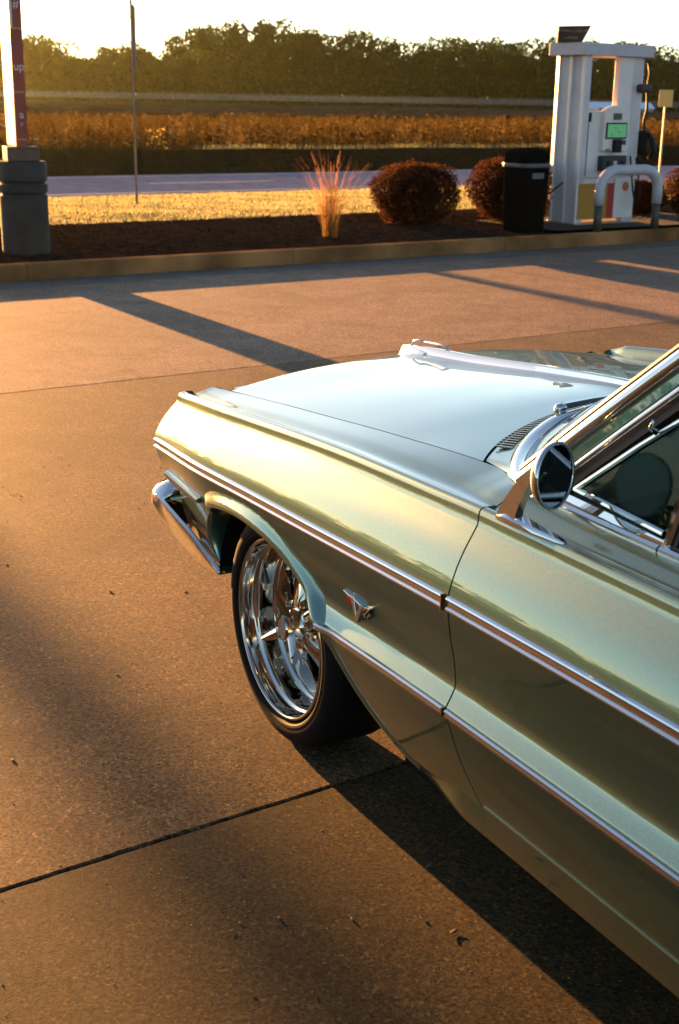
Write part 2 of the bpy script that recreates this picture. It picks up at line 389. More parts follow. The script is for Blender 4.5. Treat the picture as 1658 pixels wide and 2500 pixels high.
for s_ in range(6):
    V, Fq = crown_mesh(100 + s_); o = big_mesh('crown', V, Fq, m_leaf); crowns.append(o.data); bpy.data.objects.remove(o)
mb = MB(); mb.tube([(0, 0, 0), (.01, 0, .25), (-.01, .01, .5), (.01, 0, .8)], [.022, .018, .013, .004], 8)
for a, z0, L in ((0, .3, .28), (2.1, .38, .26), (4.0, .33, .3), (1.2, .55, .2), (3.3, .6, .2)):
    mb.tube([(0, 0, z0), (math.cos(a) * L * .5, math.sin(a) * L * .5, z0 + L * .35), (math.cos(a) * L, math.sin(a) * L, z0 + L * .8)], [.009, .006, .002], 6)
o = mb.build('trunk', m_bark, smooth=True); trunk_me = o.data; bpy.data.objects.remove(o)
# outline of the tree line: display px -> elevation handled via (x px in 1568 frame, y px)
OUT = [(-60, 85), (50, 68), (110, 66), (150, 92), (176, 128), (230, 104), (290, 92), (340, 100), (374, 116), (400, 80), (450, 52), (560, 46), (620, 40), (690, 46), (745, 60), (800, 76), (850, 66), (900, 82), (958, 98),
       (1000, 80), (1060, 76), (1150, 80), (1195, 92), (1250, 80), (1330, 76), (1400, 82), (1480, 86), (1540, 106), (1640, 112)]
def px_dir(x, y):
    X = x * 1.0574; Y = y * 1.0574
    d = F_ + RR * ((X - 829) / FPX) - UU * ((Y - 1250) / FPX); return d
def tree(x, y, h, w, var, rz, label, group='trees of the far woodline', named='tree'):
    t = empty(named, (x, y, -.05), rz, label, 'tree', group)
    a = bpy.data.objects.new('trunk', trunk_me); b = bpy.data.objects.new('crown', crowns[var % 6])
    for q in (a, b): COL.objects.link(q); q.parent = t
    a.scale = (h, h, h * .95); b.scale = (w, w, h)
    return t
px_ = -90.0; i = 0
while px_ < 1680:
    for row, (yd, dy) in enumerate(((228, 0), (250, 10))):
        x0 = px_ + row * 24 + random.uniform(-8, 8); top = np.interp(x0, [q[0] for q in OUT], [q[1] for q in OUT]) + dy + random.uniform(-3, 9)
        d = px_dir(x0, top); yy = yd + random.uniform(-5, 5); k = yy / d.y
        h = CAMH + d.z * k; w = random.uniform(8.5, 12.5)
        lab = next(q_[1] for q_ in ((110, 'tree of the far woodline in the rounded clump just past the pylon sign'), (300, 'tree of the far woodline in the low dip before the thin signpost'), (390, 'tree of the far woodline in the notch just past the thin signpost'),
            (700, 'tree of the far woodline in the tallest sunlit crest, beyond the tall grass clump'), (960, 'tree of the far woodline on the falling slope beyond the free standing shrub'), (1230, 'tree of the far woodline in the second rise, before the fuel pump'), (3000, 'tree of the far woodline behind or past the fuel pump')) if x0 < q_[0]); grp = 'trees of the far woodline'
        tree(d.x * k, yy, h + .05, w * 1.15, random.randrange(6), random.uniform(0, 6.28), lab, grp)
    px_ += 46
# understorey along the wood edge
N = 16000; xs = rng.uniform(-75, 80, N); ys = rng.uniform(214, 224, N); zs = rng.uniform(0, 1, N) ** 1.2 * 5.5
P = np.stack([xs, ys, zs], 1); a = rng.normal(size=(N, 3)); a /= np.linalg.norm(a, axis=1)[:, None]; b = np.cross(a, rng.normal(size=(N, 3))); b /= np.linalg.norm(b, axis=1)[:, None]
s = rng.uniform(.2, .42, N)[:, None]
V = np.stack([P - a * s - b * s, P + a * s - b * s * .7, P + a * s * .8 + b * s, P - a * s + b * s * .8], 1).reshape(-1, 3)
big_mesh('undergrowth', V, np.arange(N * 4).reshape(N, 4), m_leaf, props={'kind': 'stuff', 'label': 'dark scrub along the foot of the far woodline'})
# woods around the rest of the horizon (seen in the paint and chrome)
VV = []; FF = []; off = 0
for az in np.arange(20, 342, 3.3):
    rad = 150 + 25 * math.sin(az * .13) + random.uniform(-8, 8); h = 7.5 + 2.2 * math.sin(az * .31) + random.uniform(-1, 1.6)
    if 20 < az < 50: rad, h = 225, 9 + random.uniform(-1, 1)
    V, Fq = crown_mesh(int(az * 10), 7, 900)
    w = 13; V = V * np.array([w, w, h]) ; V = (V.reshape(-1, 4, 3)); c = V.mean(1, keepdims=True); V = (c + (V - c) * 1.9).reshape(-1, 3)
    V = V + np.array([-math.sin(R(az)) * rad, math.cos(R(az)) * rad, 0]); VV.append(V); FF.append(Fq + off); off += len(V)
big_mesh('distant_woods', np.concatenate(VV), np.concatenate(FF), m_leaf, props={'kind': 'stuff', 'label': 'woods closing the horizon around the site'})
# timber utility pole far to the left, its soft shadow crosses the forecourt
pl = empty('utility_pole', (-33.1, 56.0, .1), R(20), 'tall timber utility pole at the field edge, left outside the view', 'utility pole')
m_timber = mat('creosoted_timber', (.09, .06, .04), .9, noise=.4, nscale=8, bump=.5, bscale=30, bdist=.01)
MB().tube([(0, 0, -.3), (0, 0, 11)], [.24, .17], 16).build('pole', m_timber, pl, smooth=True)
MB().box((0, 0, 10.2), (2.4, .1, .12)).build('crossarm', m_timber, pl, bevel=.01)
for xx in (-1.05, -.4, .4, 1.05): MB().lathe([(0, 10.26), (.03, 10.26), (.05, 10.32), (.035, 10.36), (.05, 10.4), (.02, 10.45), (0, 10.46)], 12, c=(xx, 0, 0)).build('insulator', mat('porcelain', (.5, .45, .4), .3), pl, smooth=True)

# ------------------------------------------------------------------ planting
m_red = leafmat('loropetalum_leaves', [(.028, .012, .008), (.065, .026, .012), (.13, .055, .022)], .5)
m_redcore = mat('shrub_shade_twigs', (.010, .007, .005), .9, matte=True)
def shrub(x, y, z, w, h, d, seed, label, N=17000):
    t = empty('shrub', (x, y, z), EA, label, 'shrub', 'clipped purple shrubs in the planting bed')
    r = np.random.default_rng(seed)
    u = r.normal(size=(N, 3)); u /= np.linalg.norm(u, axis=1)[:, None]
    p = 2.6; k = (np.abs(u) ** p).sum(1) ** (-1 / p)
    S = u * k[:, None]
    bumpy = 1 + .07 * np.sin(u[:, 0] * 7 + seed) * np.sin(u[:, 2] * 6 + seed) + .05 * np.sin(u[:, 1] * 13 + 2 + u[:, 0] * 8) + .04 * np.sin(u[:, 0] * 21 + seed) * np.sin(u[:, 2] * 17 + 1)
    S = S * (bumpy * r.uniform(.58, 1.03, N) ** .55)[:, None]; sel = (r.random(N) < .05) & (np.sin(u[:, 0] * 31 + seed) * np.sin(u[:, 1] * 27) > .35); S[sel] *= r.uniform(1.04, 1.22, sel.sum())[:, None]
    nar = .78 + .22 * np.clip((S[:, 2] + 1) / .9, 0, 1)
    P = S * np.array([w / 2, d / 2, h / 2]) * np.stack([nar, nar, 1 + 0 * nar], 1) + np.array([0, 0, h / 2])
    P[:, 2] = np.maximum(P[:, 2], .02)
    s = r.uniform(.010, .021, N)[:, None]; a = r.normal(size=(N, 3)); a /= np.linalg.norm(a, axis=1)[:, None]; b = np.cross(a, r.normal(size=(N, 3))); b /= np.linalg.norm(b, axis=1)[:, None]
    V = np.stack([P - a * s * 1.3, P - b * s * .6, P + a * s * 1.3, P + b * s * .6], 1).reshape(-1, 3)
    big_mesh('leaves', V, np.arange(N * 4).reshape(N, 4), m_red, t, {'kind': 'stuff'})
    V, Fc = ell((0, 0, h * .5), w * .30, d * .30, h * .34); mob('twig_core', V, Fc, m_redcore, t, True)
    mb = MB()
    for j in range(7):
        aa = j * .9; mb.tube([(0, 0, -.02), (math.cos(aa) * w * .12, math.sin(aa) * d * .12, h * .18), (math.cos(aa) * w * .3, math.sin(aa) * d * .3, h * .45)], [.015, .012, .006], 6)
    mb.build('stems', m_bark, t)
    return t
shrub(.93, 17.55, .16, 1.13, .80, 1.0, 3, 'round clipped purple shrub standing clear of the others, right of the tall grass')
shrub(2.28, 18.35, .16, 1.16, .86, 1.0, 4, 'clipped purple shrub half hidden behind the black bin')
shrub(5.25, 19.1, .16, 1.2, .82, 1.1, 5, 'clipped purple shrub at the right edge behind the bent guard rail')
shrub(4.35, 20.0, .16, .9, .5, .9, 6, 'low purple shrub seen under the guard rail arch')
# ornamental grass clump
m_plume = leafmat('pink_grass_plume', [(.30, .13, .05), (.48, .22, .10)], .6)
m_stem = leafmat('straw_stems', [(.18, .10, .03), (.26, .16, .05)], .55)
t = empty('ornamental_grass', (-.17, 15.75, .16), 0, 'tall orange ornamental grass clump with pink plumes in the planting bed', 'ornamental grass')
def arcs(N, h0, h1, spread, w, m, nm, zlo=0.0):
    VV = []
    for i in range(N):
        a = random.uniform(0, 6.283); h = random.uniform(h0, h1); s = abs(random.gauss(0, spread)) * h; r0 = random.uniform(0, .09); ww = w * random.uniform(.6, 1.2)
        ca, sa = math.cos(a), math.sin(a); pr = None
        for k in range(5):
            u0 = k / 5; u1 = (k + 1) / 5
            if u0 < zlo: continue
            A = np.array([ca * (r0 + s * u0 ** 1.7), sa * (r0 + s * u0 ** 1.7), h * u0]); B = np.array([ca * (r0 + s * u1 ** 1.7), sa * (r0 + s * u1 ** 1.7), h * u1 * (1 - .06 * u1)])
            sd_ = np.array([-sa + .5 * ca, ca + .5 * sa, 0]) * ww
            VV.append([A - sd_ * (1 - u0 * .7), A + sd_ * (1 - u0 * .7), B + sd_ * (1 - u1 * .7), B - sd_ * (1 - u1 * .7)])
    V = np.array(VV).reshape(-1, 3); return big_mesh(nm, V, np.arange(len(V)).reshape(-1, 4), m, t, {'kind': 'stuff'})
arcs(230, .25, .9, .24, .0024, m_stem, 'stems'); arcs(90, .6, 1.1, .36, .0038, m_plume, 'plumes', .3)
# yellow weed on the far bank
t2 = empty('wild_flower', (-5.3, 38.0, .15), 0, 'small yellow flowering weed on the dark bank across the road', 'weed')
V = []; 
for i in range(90):
    c = np.array([random.gauss(0, .16), random.gauss(0, .12), random.uniform(.1, .75)]); s = random.uniform(.02, .045); a = np.array([random.gauss(0, 1) for _ in range(3)]); a /= np.linalg.norm(a); b = np.cross(a, [.3, .2, .9]); b /= np.linalg.norm(b)
    V += [c - a * s, c - b * s, c + a * s, c + b * s]
big_mesh('blossom', V, np.arange(len(V)).reshape(-1, 4), leafmat('yellow_petals', [(.6, .42, .08), (.8, .6, .15)], .5), t2, {'kind': 'stuff'})
MB().tube([(0, 0, 0), (.02, 0, .4), (0, 0, .7)], [.01, .008, .004], 6).build('stem', m_stem, t2)

# ------------------------------------------------------------------ street furniture
m_white = mat('white_enamel', (.76, .66, .60), .45, noise=.06, nscale=3)
m_whitegrey = mat('pale_grey_panel', (.62, .56, .54), .5, noise=.16, nscale=2.4)
m_black = mat('black_plastic', (.003, .004, .004), .45, spec=.2)
m_blackg = mat('black_gloss_plastic', (.004, .006, .006), .5, matte=True)
m_steel = mat('galvanised_steel', (.40, .36, .30), .5, metal=.7, noise=.2, nscale=12)
m_brown = mat('brown_enamel', (.07, .035, .02), .6)
m_redp = mat('sign_red', (.26, .035, .018), .5, noise=.15, nscale=3)
m_orange = mat('pump_yellow', (.45, .20, .012), .5)
m_redd = mat('pump_red', (.42, .015, .01), .5)
m_basec = mat('pylon_concrete', (.022, .028, .027), .7, spec=.35, noise=.3, nscale=4, bump=.5, bscale=40, bdist=.005)
def text(name, s, size, m, parent, loc, rot, ext=.002, align='CENTER'):
    c = bpy.data.curves.new(name, 'FONT'); c.body = s; c.size = size; c.extrude = ext; c.align_x = align; c.align_y = 'CENTER'; c.materials.append(m)
    tmp = bpy.data.objects.new(name, c); me = bpy.data.meshes.new_from_object(tmp); bpy.data.objects.remove(tmp)
    o = bpy.data.objects.new(name, me); COL.objects.link(o); o.parent = parent; o.location = loc; o.rotation_euler = rot; return o
# pylon sign
BX, BY = -3.33, 13.75
pyl = empty('pylon_sign', (BX, BY, .14), R(22), 'slim red and white vertical pylon sign on a round concrete base', 'pylon sign')
MB().lathe([(0, -.1), (.245, -.1), (.245, .60), (.225, .61), (.222, .625), (.25, .64), (.25, .71), (.222, .725), (.225, .74), (.25, .755), (.25, .92), (.235, .945), (0, .95)], 48).build('base', m_basec, pyl, auto=35)
MB().box((.0, 0, 1.02), (.33, .33, .14)).build('plinth', mat('plinth_brown', (.09, .055, .035), .7, noise=.2), pyl, bevel=.006)
MB().box((.0, .22, 3.4), (.125, .62, 4.62)).build('shaft', m_white, pyl, bevel=.008)
MB().box((.0, -.105, 3.4), (.122, .022, 4.62)).build('face_panel', m_redp, pyl, bevel=.003)
m_brk = mat('brass_bracket', (.45, .22, .07), .4, metal=.3)
for z in (1.16, 1.62, 2.22): MB().box((.0, -.122, z), (.09, .012, .014)).build('bracket', m_brk, pyl)
MB().box((-.045, -.118, 2.9), (.022, .006, 1.35)).build('margin_stripe', m_whitegrey, pyl)
for s_, z, sz in (('C', 2.72, .22), ('#', 2.44, .1), ('up', 1.86, .11), ('a', 1.40, .11), ('r', 1.31, .07), ('D', 3.3, .2)):
    text('letter', s_, sz, m_whitegrey, pyl, (.008, -.119, z), (math.pi / 2, 0, 0))
MB().tube([(.13, -.03, 1.16), (.17, -.03, 1.165)], .008, 8).build('bolt', m_steel, pyl)
MB().tube([(-.22, -.03, 1.31), (-.13, -.03, 1.28)], .007, 8).build('bolt', m_steel, pyl)

# road sign seen edge-on
sp = empty('road_sign', (-3.31, 21.1, .10), R(96), 'road sign seen edge-on with its dark blade on a thin steel post', 'road sign')
mb = MB(); mb.loft([[(x, y, z) for x, y in ((-.03, -.018), (.03, -.018), (.03, -.012), (.012, -.01), (.01, .018), (-.01, .018), (-.012, -.01), (-.03, -.012))] for z in (-.3, 3.05)])
mb.build('post', mat('weathered_post', (.22, .17, .11), .6, metal=.4, noise=.2), sp)
MB().box((0, -.035, 2.52), (.62, .028, .88)).build('blade', m_brown, sp, bevel=.004)
for z in (2.25, 2.8): MB().tube([(0, -.06, z), (0, .03, z)], .011, 8).build('bolt', m_steel, sp)
# far yellow sign
fs = empty('road_sign', (7.05, 30.0, .0), R(-8), 'small yellowish rectangular sign on a thin post at the right edge', 'road sign')
MB().box((0, 0, 1.9), (.30, .012, .36)).build('blade', mat('faded_yellow', (.55, .40, .12), .6), fs, bevel=.004)
MB().tube([(0, .02, -.1), (0, .02, 1.95)], .022, 8).build('post', m_steel, fs)
# far pale building
d_ = px_dir(1425, 215); k_ = 195 / d_.y; fb = empty('shed', (d_.x * k_, 195, .9), 0, 'low distant shed with a pale blue roof seen through the pump', 'shed')
MB().box((0, 0, .25), (9.4, 6, .5)).build('wall', mat('shed_wall', (.30, .32, .30), .7), fb)
mb = MB(); mb.loft([[(-4.9, -3.4, .5), (-4.9, 0, 1.35), (-4.9, 3.4, .5)], [(4.9, -3.4, .5), (4.9, 0, 1.35), (4.9, 3.4, .5)]]); mb.build('roof', mat('pale_blue_roof', (.45, .58, .72), .35, metal=.3), fb)

# bin with squeegee
bn = empty('litter_bin', (2.32, 17.12, .16), EA + R(3), 'black forecourt litter bin with a squeegee handle sticking out', 'litter bin')
def ringsq(w, d, r, z, n=8):
    r = r + .06
    P = []
    for sx, sy, a0 in ((1, 1, 0), (-1, 1, 90), (-1, -1, 180), (1, -1, 270)):
        for k in range(n + 1):
            a = R(a0 + 90 * k / n); P.append((sx * (w / 2 - r) + r * math.cos(a), sy * (d / 2 - r) + r * math.sin(a), z))
    return P
MB().loft([ringsq(.44, .42, .05, 0), ringsq(.49, .47, .06, .80)]).build('body', m_blackg, bn, auto=40)
MB().loft([ringsq(.512, .49, .06, .80), ringsq(.518, .496, .06, .84), ringsq(.512, .49, .06, .85)]).build('rim_band', mat('dull_band', (.05, .05, .05), .3), bn, auto=40)
MB().loft([ringsq(.49, .47, .06, .85), ringsq(.485, .465, .07, .97), ringsq(.43, .41, .08, 1.0), ringsq(.27, .26, .07, 1.03)]).build('lid', m_blackg, bn, auto=40)
MB().box((-.02, -.238, .70), (.2, .006, .07)).build('label_plate', mat('plate_grey', (.10, .10, .10), .5), bn)
MB().tube([(.22, -.02, .35), (.55, -.12, .60)], .012, 8).build('squeegee_handle', m_black, bn)

# fuel pump
pm = empty('fuel_pump', (3.11, 17.80, .155), EA + R(1), 'white fuel pump cabinet with green screen and yellow and red skirt', 'fuel pump')
W_, D_ = 1.12, .56; HC = 2.19
def bxp(nm, xa, xb, ya, yb, za, zb, m, bev=.006, par=pm): return MB().box(((xa + xb) / 2, (ya + yb) / 2, (za + zb) / 2), (xb - xa, yb - ya, zb - za)).build(nm, m, par, bevel=bev)
bxp('base_plate', -.04, W_ + .04, -.04, D_ + .04, -.02, .045, m_steel)
bxp('left_column', .01, .11, 0, D_, .045, HC, m_whitegrey)
for yy in (.0, D_ * .42, D_ - .085): MB().loft([[(.012, yy, z), (-.026, yy, z), (.008, yy + .085, z)] for z in (.045, HC)]).build('column_rib', m_white, pm)
bxp('right_column', .64, .90, .02, .11, 1.40, HC, m_white)
bxp('right_column', .903, 1.09, .03, .13, .045, HC, m_whitegrey)
MB().tube([(1.09, .05, .045), (1.09, .05, HC)], .028, 16).build('column_rib', m_white, pm, smooth=True)
bxp('canopy', -.09, W_ + .07, -.06, D_ + .06, HC + .002, HC + .155, mat('canopy_white', (.50, .44, .46), .5, noise=.05))
bxp('cabinet', .113, .90, .01, D_ - .05, .64, 1.50, m_white)
bxp('cabinet_shoulder', .113, .32, .02, D_ - .06, 1.502, 1.545, m_white, .02)
bxp('skirt', .113, 1.08, .022, D_ - .02, .09, .636, m_white)
bxp('yellow_panel', .015, .565, -.004, .020, .10, .565, m_orange, .002)
bxp('red_stripe', .570, .69, -.004, .020, .10, .565, m_redd, .002)
bxp('skirt_panel', .695, 1.07, -.002, .020, .10, .62, m_white, .002)
MB().lathe([(0, 0), (.062, 0), (.062, -.006), (0, -.006)], 24, axis='y', c=(.90, -.002, .515)).build('round_badge', mat('badge_orange', (.55, .14, .03), .5), pm)
bxp('cabinet_gap', .12, .13, .002, .012, .66, 1.46, m_brown, .001)
bxp('latch', .125, .16, -.01, .012, 1.36, 1.48, m_black, .004)
mb = MB(); hw_ = .235; pts = [(-hw_, 0), (hw_, 0), (hw_, .50)] + [(hw_ * math.cos(R(a)), .50 + .085 * math.sin(R(a))) for a in range(15, 180, 15)] + [(-hw_, .50)]
mb.loft([[(.585 + a, -.06, .99 + b) for a, b in pts], [(.585 + a, .012, .99 + b) for a, b in pts]]); mb.build('head_unit', m_white, pm, bevel=.008)
bxp('display', .51, .66, -.072, -.062, 1.39, 1.475, mat('lcd_grey_green', (.05, .065, .045), .3), .002)
bxp('screen_bezel', .385, .775, -.074, -.062, 1.145, 1.355, m_black, .004)
bxp('screen', .405, .755, -.079, -.075, 1.165, 1.335, mat('screen_green', (.05, .15, .08), .35, emit=((.07, .30, .12), .10)), .001)
for i_, (a_, b_2) in enumerate(((.47, 1.20), (.56, 1.19), (.60, 1.23), (.70, 1.21), (.53, 1.28))): bxp('screen_mark', a_, a_ + .03, -.082, -.080, b_2, b_2 + .012, m_whitegrey if i_ % 2 else m_brown, .0005)
bxp('card_reader', .52, .66, -.115, -.062, .97, 1.14, m_black, .012)
bxp('keypad', .69, .77, -.075, -.062, 1.07, 1.13, mat('teal_dark', (.01, .025, .03), .4), .003)
bxp('receipt_slot', .40, .48, -.07, -.062, 1.0, 1.015, m_brown, .001)
bxp('grade_panel', .34, .80, -.085, .008, .73, .93, mat('navy_panel', (.006, .012, .025), .4), .012)
for k in range(3): bxp('grade_button', .42 + k * .13, .48 + k * .13, -.092, -.086, .80, .86, m_whitegrey if k == 1 else m_black, .002)
bxp('nozzle_boot', 1.10, 1.19, -.09, .08, .93, 1.26, m_black, .03)
MB().tube([(1.15, -.10, 1.22), (1.20, -.15, 1.12), (1.21, -.17, .98), (1.16, -.14, .88)], [.03, .045, .035, .02], 12).build('nozzle', m_black, pm, smooth=True)
MB().tube([(1.13, -.02, 2.15), (1.17, -.03, 2.0), (1.14, -.03, 1.8), (1.17, -.03, 1.55), (1.13, -.03, 1.38), (1.14, -.04, 1.2)], .018, 10).build('hose', m_black, pm, smooth=True)
MB().tube([(.93, -.02, .92), (.95, -.10, .45), (1.02, -.11, .24), (1.10, -.10, .42), (1.0, -.06, .90)], .012, 10).build('hose', m_black, pm, smooth=True)
MB().box((1.09, -.02, 1.80), (.20, .13, .11)).build('hose_reel', mat('reel_brown', (.05, .02, .012), .5), pm, bevel=.03)
tp = empty('topper_sign', (-.04, .30, HC + .157), R(-33)); tp.parent = pm
mb = MB(); A = [(-.16, .02, 0), (.17, .02, 0), (.27, -.04, .215), (-.16, -.04, .20)]
mb.loft([[(a, b, c) for a, b, c in A], [(a, b + .025, c) for a, b, c in A]]); mb.build('topper_board', m_brown, tp)
m_tan = mat('tan_lettering', (.34, .22, .10), .6)
rt = (R(90 - 15), 0, 0)
text('lettering', 'HARD LABOR', .062, m_tan, tp, (.045, -.028, .148), rt); text('lettering', 'CREEK', .062, m_tan, tp, (.02, -.0035, .066), rt)

# bent guard rail
gr = empty('guard_rail', (3.74, 17.52, .155), EA, 'white bent tube guard rail with dark bare legs in front of the pump', 'guard rail')
pts = [(-.53, 0, 0), (-.53, 0, .32)]; arc = [(-.53, 0, .33), (-.53, 0, .46)]
for a in range(180, 89, -10): arc.append((-.53 + .27 + .27 * math.cos(R(a)), 0, .50 + .27 * math.sin(R(a))))
for a in range(90, -1, -10): arc.append((.53 - .27 + .27 * math.cos(R(a)), 0, .50 + .27 * math.sin(R(a))))
arc += [(.53, 0, .33)]
MB().tube(arc, .068, 20).build('padding', mat('rail_white', (.50, .46, .46), .4, noise=.08), gr, smooth=True)
for x in (-.53, .53): MB().tube([(x, 0, -.05), (x, 0, .36)], .054, 16).build('leg', mat('bare_leg', (.06, .055, .03), .5), gr, smooth=True)
sheet('pump_island', 11.6, 15.2, 12.55, 14.2, .188, concrete('island_concrete', (.05, .04, .03), (.07, .055, .04)))['kind'] = 'structure'

# ------------------------------------------------------------------ small debris on the forecourt
m_peb = mat('pale_pebble', (.40, .32, .22), .8); m_twig = mat('dry_leaf', (.12, .065, .03), .8); m_dark = mat('dark_grit', (.03, .025, .02), .9)
def pebble(x, y, s, lab, m=m_peb, flat=.6):
    s = s * .8
    V, Fc = ell((0, 0, s * flat * .8), s, s * .75, s * flat, 10, 7)
    V = [(a + random.uniform(-.12, .12) * s, b + random.uniform(-.12, .12) * s, max(0, c + random.uniform(-.1, .1) * s)) for a, b, c in V]
    o = mob('pebble', V, Fc, m, None, True); o.location = (x, y, .0005); o.rotation_euler = (0, 0, random.uniform(0, 6)); tag(o, lab, 'pebble', 'grit lying on the concrete')
pebble(-.343, 1.6, .0055, 'pale pebble with a short shadow near the bottom edge, left of centre')
pebble(-.119, 2.449, .0048, 'pale pebble with a long thin shadow below the front wheel')
pebble(.042, 2.449, .0042, 'tiny pale pebble right of the one with the long shadow')
pebble(-.204, 2.429, .003, 'tiny whitish grit beside the curled leaf scrap')
pebble(-.876, 3.14, .007, 'whitish chip at the left edge above the near joint', flat=.3)
pebble(-.688, 3.70, .006, 'single white chip on the concrete ahead of the wheel', flat=.3)
pebble(-1.28, 4.68, .007, 'pale flat chip at the far left on the soft shadow', flat=.3)
pebble(-.831, 4.406, .008, 'small black spot of grit in the middle of the soft shadow', m_dark, .3)
pebble(-.558, 4.419, .009, 'dark smudge of grit close to the front bumper', m_dark, .15)
N = 900; rr_ = np.random.default_rng(5); gx = rr_.uniform(-1.6, 1.2, N); gy = rr_.uniform(1.4, 6.5, N); gs = rr_.uniform(.0006, .0021, N) * (1 + .25 * (gy - 1.5)) 
base_ = np.array([(1, 0, 0), (0, 1, 0), (-1, 0, 0), (0, -1, 0), (0, 0, .9)]); VV = []; FF = []
for i_ in range(N):
    a_ = rr_.uniform(0, 6.28); c_, s_2 = np.cos(a_), np.sin(a_); b2 = base_ * gs[i_] * rr_.uniform(.6, 1.3, (5, 1)); VV.append(np.stack([b2[:, 0] * c_ - b2[:, 1] * s_2 + gx[i_], b2[:, 0] * s_2 + b2[:, 1] * c_ + gy[i_], b2[:, 2] + .0004], 1))
    FF += [[i_ * 5, i_ * 5 + 1, i_ * 5 + 4], [i_ * 5 + 1, i_ * 5 + 2, i_ * 5 + 4], [i_ * 5 + 2, i_ * 5 + 3, i_ * 5 + 4], [i_ * 5 + 3, i_ * 5, i_ * 5 + 4]]
big_mesh('grit', np.concatenate(VV), np.array(FF), m_peb, props={'kind': 'stuff', 'label': 'fine sandy grit scattered over the near concrete'})
def leafscrap(x, y, s, lab, m=m_twig, rz=0):
    V = []; n = 8
    for i in range(n + 1):
        t = i / n; w = math.sin(math.pi * t) * s * .35 + s * .03
        for sgn in (-1, 0, 1): V.append(((t - .5) * 2 * s, sgn * w, .0008 + s * .13 * (2 * t - 1) ** 2 + abs(sgn) * s * .06))
    Fc = [(i * 3 + j, i * 3 + j + 1, i * 3 + j + 4, i * 3 + j + 3) for i in range(n) for j in range(2)]
    o = mob('leaf_scrap', V, Fc, m, None, True); o.location = (x, y, .001); o.rotation_euler = (0, 0, rz); tag(o, lab, 'leaf', 'leaf scraps on the concrete')
    md = o.modifiers.new('thick', 'SOLIDIFY'); md.thickness = .0006
leafscrap(-.219, 2.399, .008, 'curled orange leaf scrap left of the long-shadow pebble', rz=.6)
leafscrap(.226, 2.662, .013, 'thin orange leaf scrap beside the edge of the car shadow', rz=1.0)
leafscrap(.263, 2.407, .015, 'dark torn leaf beside the car shadow', m_dark, rz=.8)
leafscrap(-.225, 2.638, .010, 'dark crumpled leaf scrap below the near joint', m_dark, rz=2.0)
leafscrap(-.164, 2.199, .008, 'orange crumb of leaf low in the middle', rz=2.4)
leafscrap(.546, 2.177, .012, 'dark leaf at the lower right in the car shadow', m_dark, rz=.3)
leafscrap(.197, 2.459, .009, 'brown leaf scrap left of the dark torn leaf', rz=1.9)
leafscrap(-.037, 2.2, .007, 'dark crumb at the bottom, right of the orange crumb', m_dark, rz=1.1)

# ================================================================== the car
# local frame: x forward, y to the car's left (the near side), z up, origin on the ground under the front axle
m_paint, n_, l_, b_ = new_mat('seafoam_metallic_paint')
b_.inputs['Base Color'].default_value = (.026, .046, .026, 1); b_.inputs['Metallic'].default_value = .78; b_.inputs['Roughness'].default_value = .30
b_.inputs['Coat Weight'].default_value = 1; b_.inputs['Coat Roughness'].default_value = .02; b_.inputs['Coat IOR'].default_value = 2.1
tc = n_.new('ShaderNodeTexCoord'); t_ = n_.new('ShaderNodeTexVoronoi'); t_.inputs['Scale'].default_value = 900
l_.new(tc.outputs['Object'], t_.inputs['Vector'])
sc_ = n_.new('ShaderNodeSeparateColor'); l_.new(t_.outputs['Color'], sc_.inputs[0])
rp_ = n_.new('ShaderNodeValToRGB'); rp_.color_ramp.elements[0].color = (.070, .150, .100, 1); rp_.color_ramp.elements[1].color = (.120, .225, .155, 1)
l_.new(sc_.outputs[0], rp_.inputs[0]); l_.new(rp_.outputs[0], b_.inputs['Base Color'])
m_chrome = mat('chrome', (.70, .68, .65), .045, metal=1); m_chromew = mat('wheel_chrome', (.66, .60, .52), .05, metal=1)
m_chromeb = mat('bright_trim', (.74, .72, .70), .13, metal=1)
m_under = mat('underbody_black', (.004, .004, .004), .9, spec=.1)
m_gap = mat('panel_gap', (.008, .008, .007), .9)
m_rubber = mat('tyre_rubber', (.006, .006, .006), .75, spec=.15, bump=.3, bscale=90, bdist=.001)
m_seal_r = mat('rubber_seal', (.012, .013, .013), .4)
m_vinyl = mat('teal_vinyl', (.006, .02, .017), .5)
m_carpet = mat('dark_carpet', (.012, .022, .018), .95)
def glass(name, tint, r=.0):
    m, n, l, b = new_mat(name)
    b.inputs['Base Color'].default_value = (*tint, 1); b.inputs['Transmission Weight'].default_value = 1; b.inputs['Roughness'].default_value = r; b.inputs['IOR'].default_value = 1.22; b.inputs['Specular IOR Level'].default_value = .25
    return m
m_glass = glass('tinted_glass', (.30, .45, .38)); m_lens = glass('clear_lens', (.9, .92, .9))
PSI = R(29.132)
car = empty('car', (.66274, 3.75276, 0), math.pi / 2 + PSI, 'sea green classic two door coupe with chrome trim parked on the concrete', 'car')

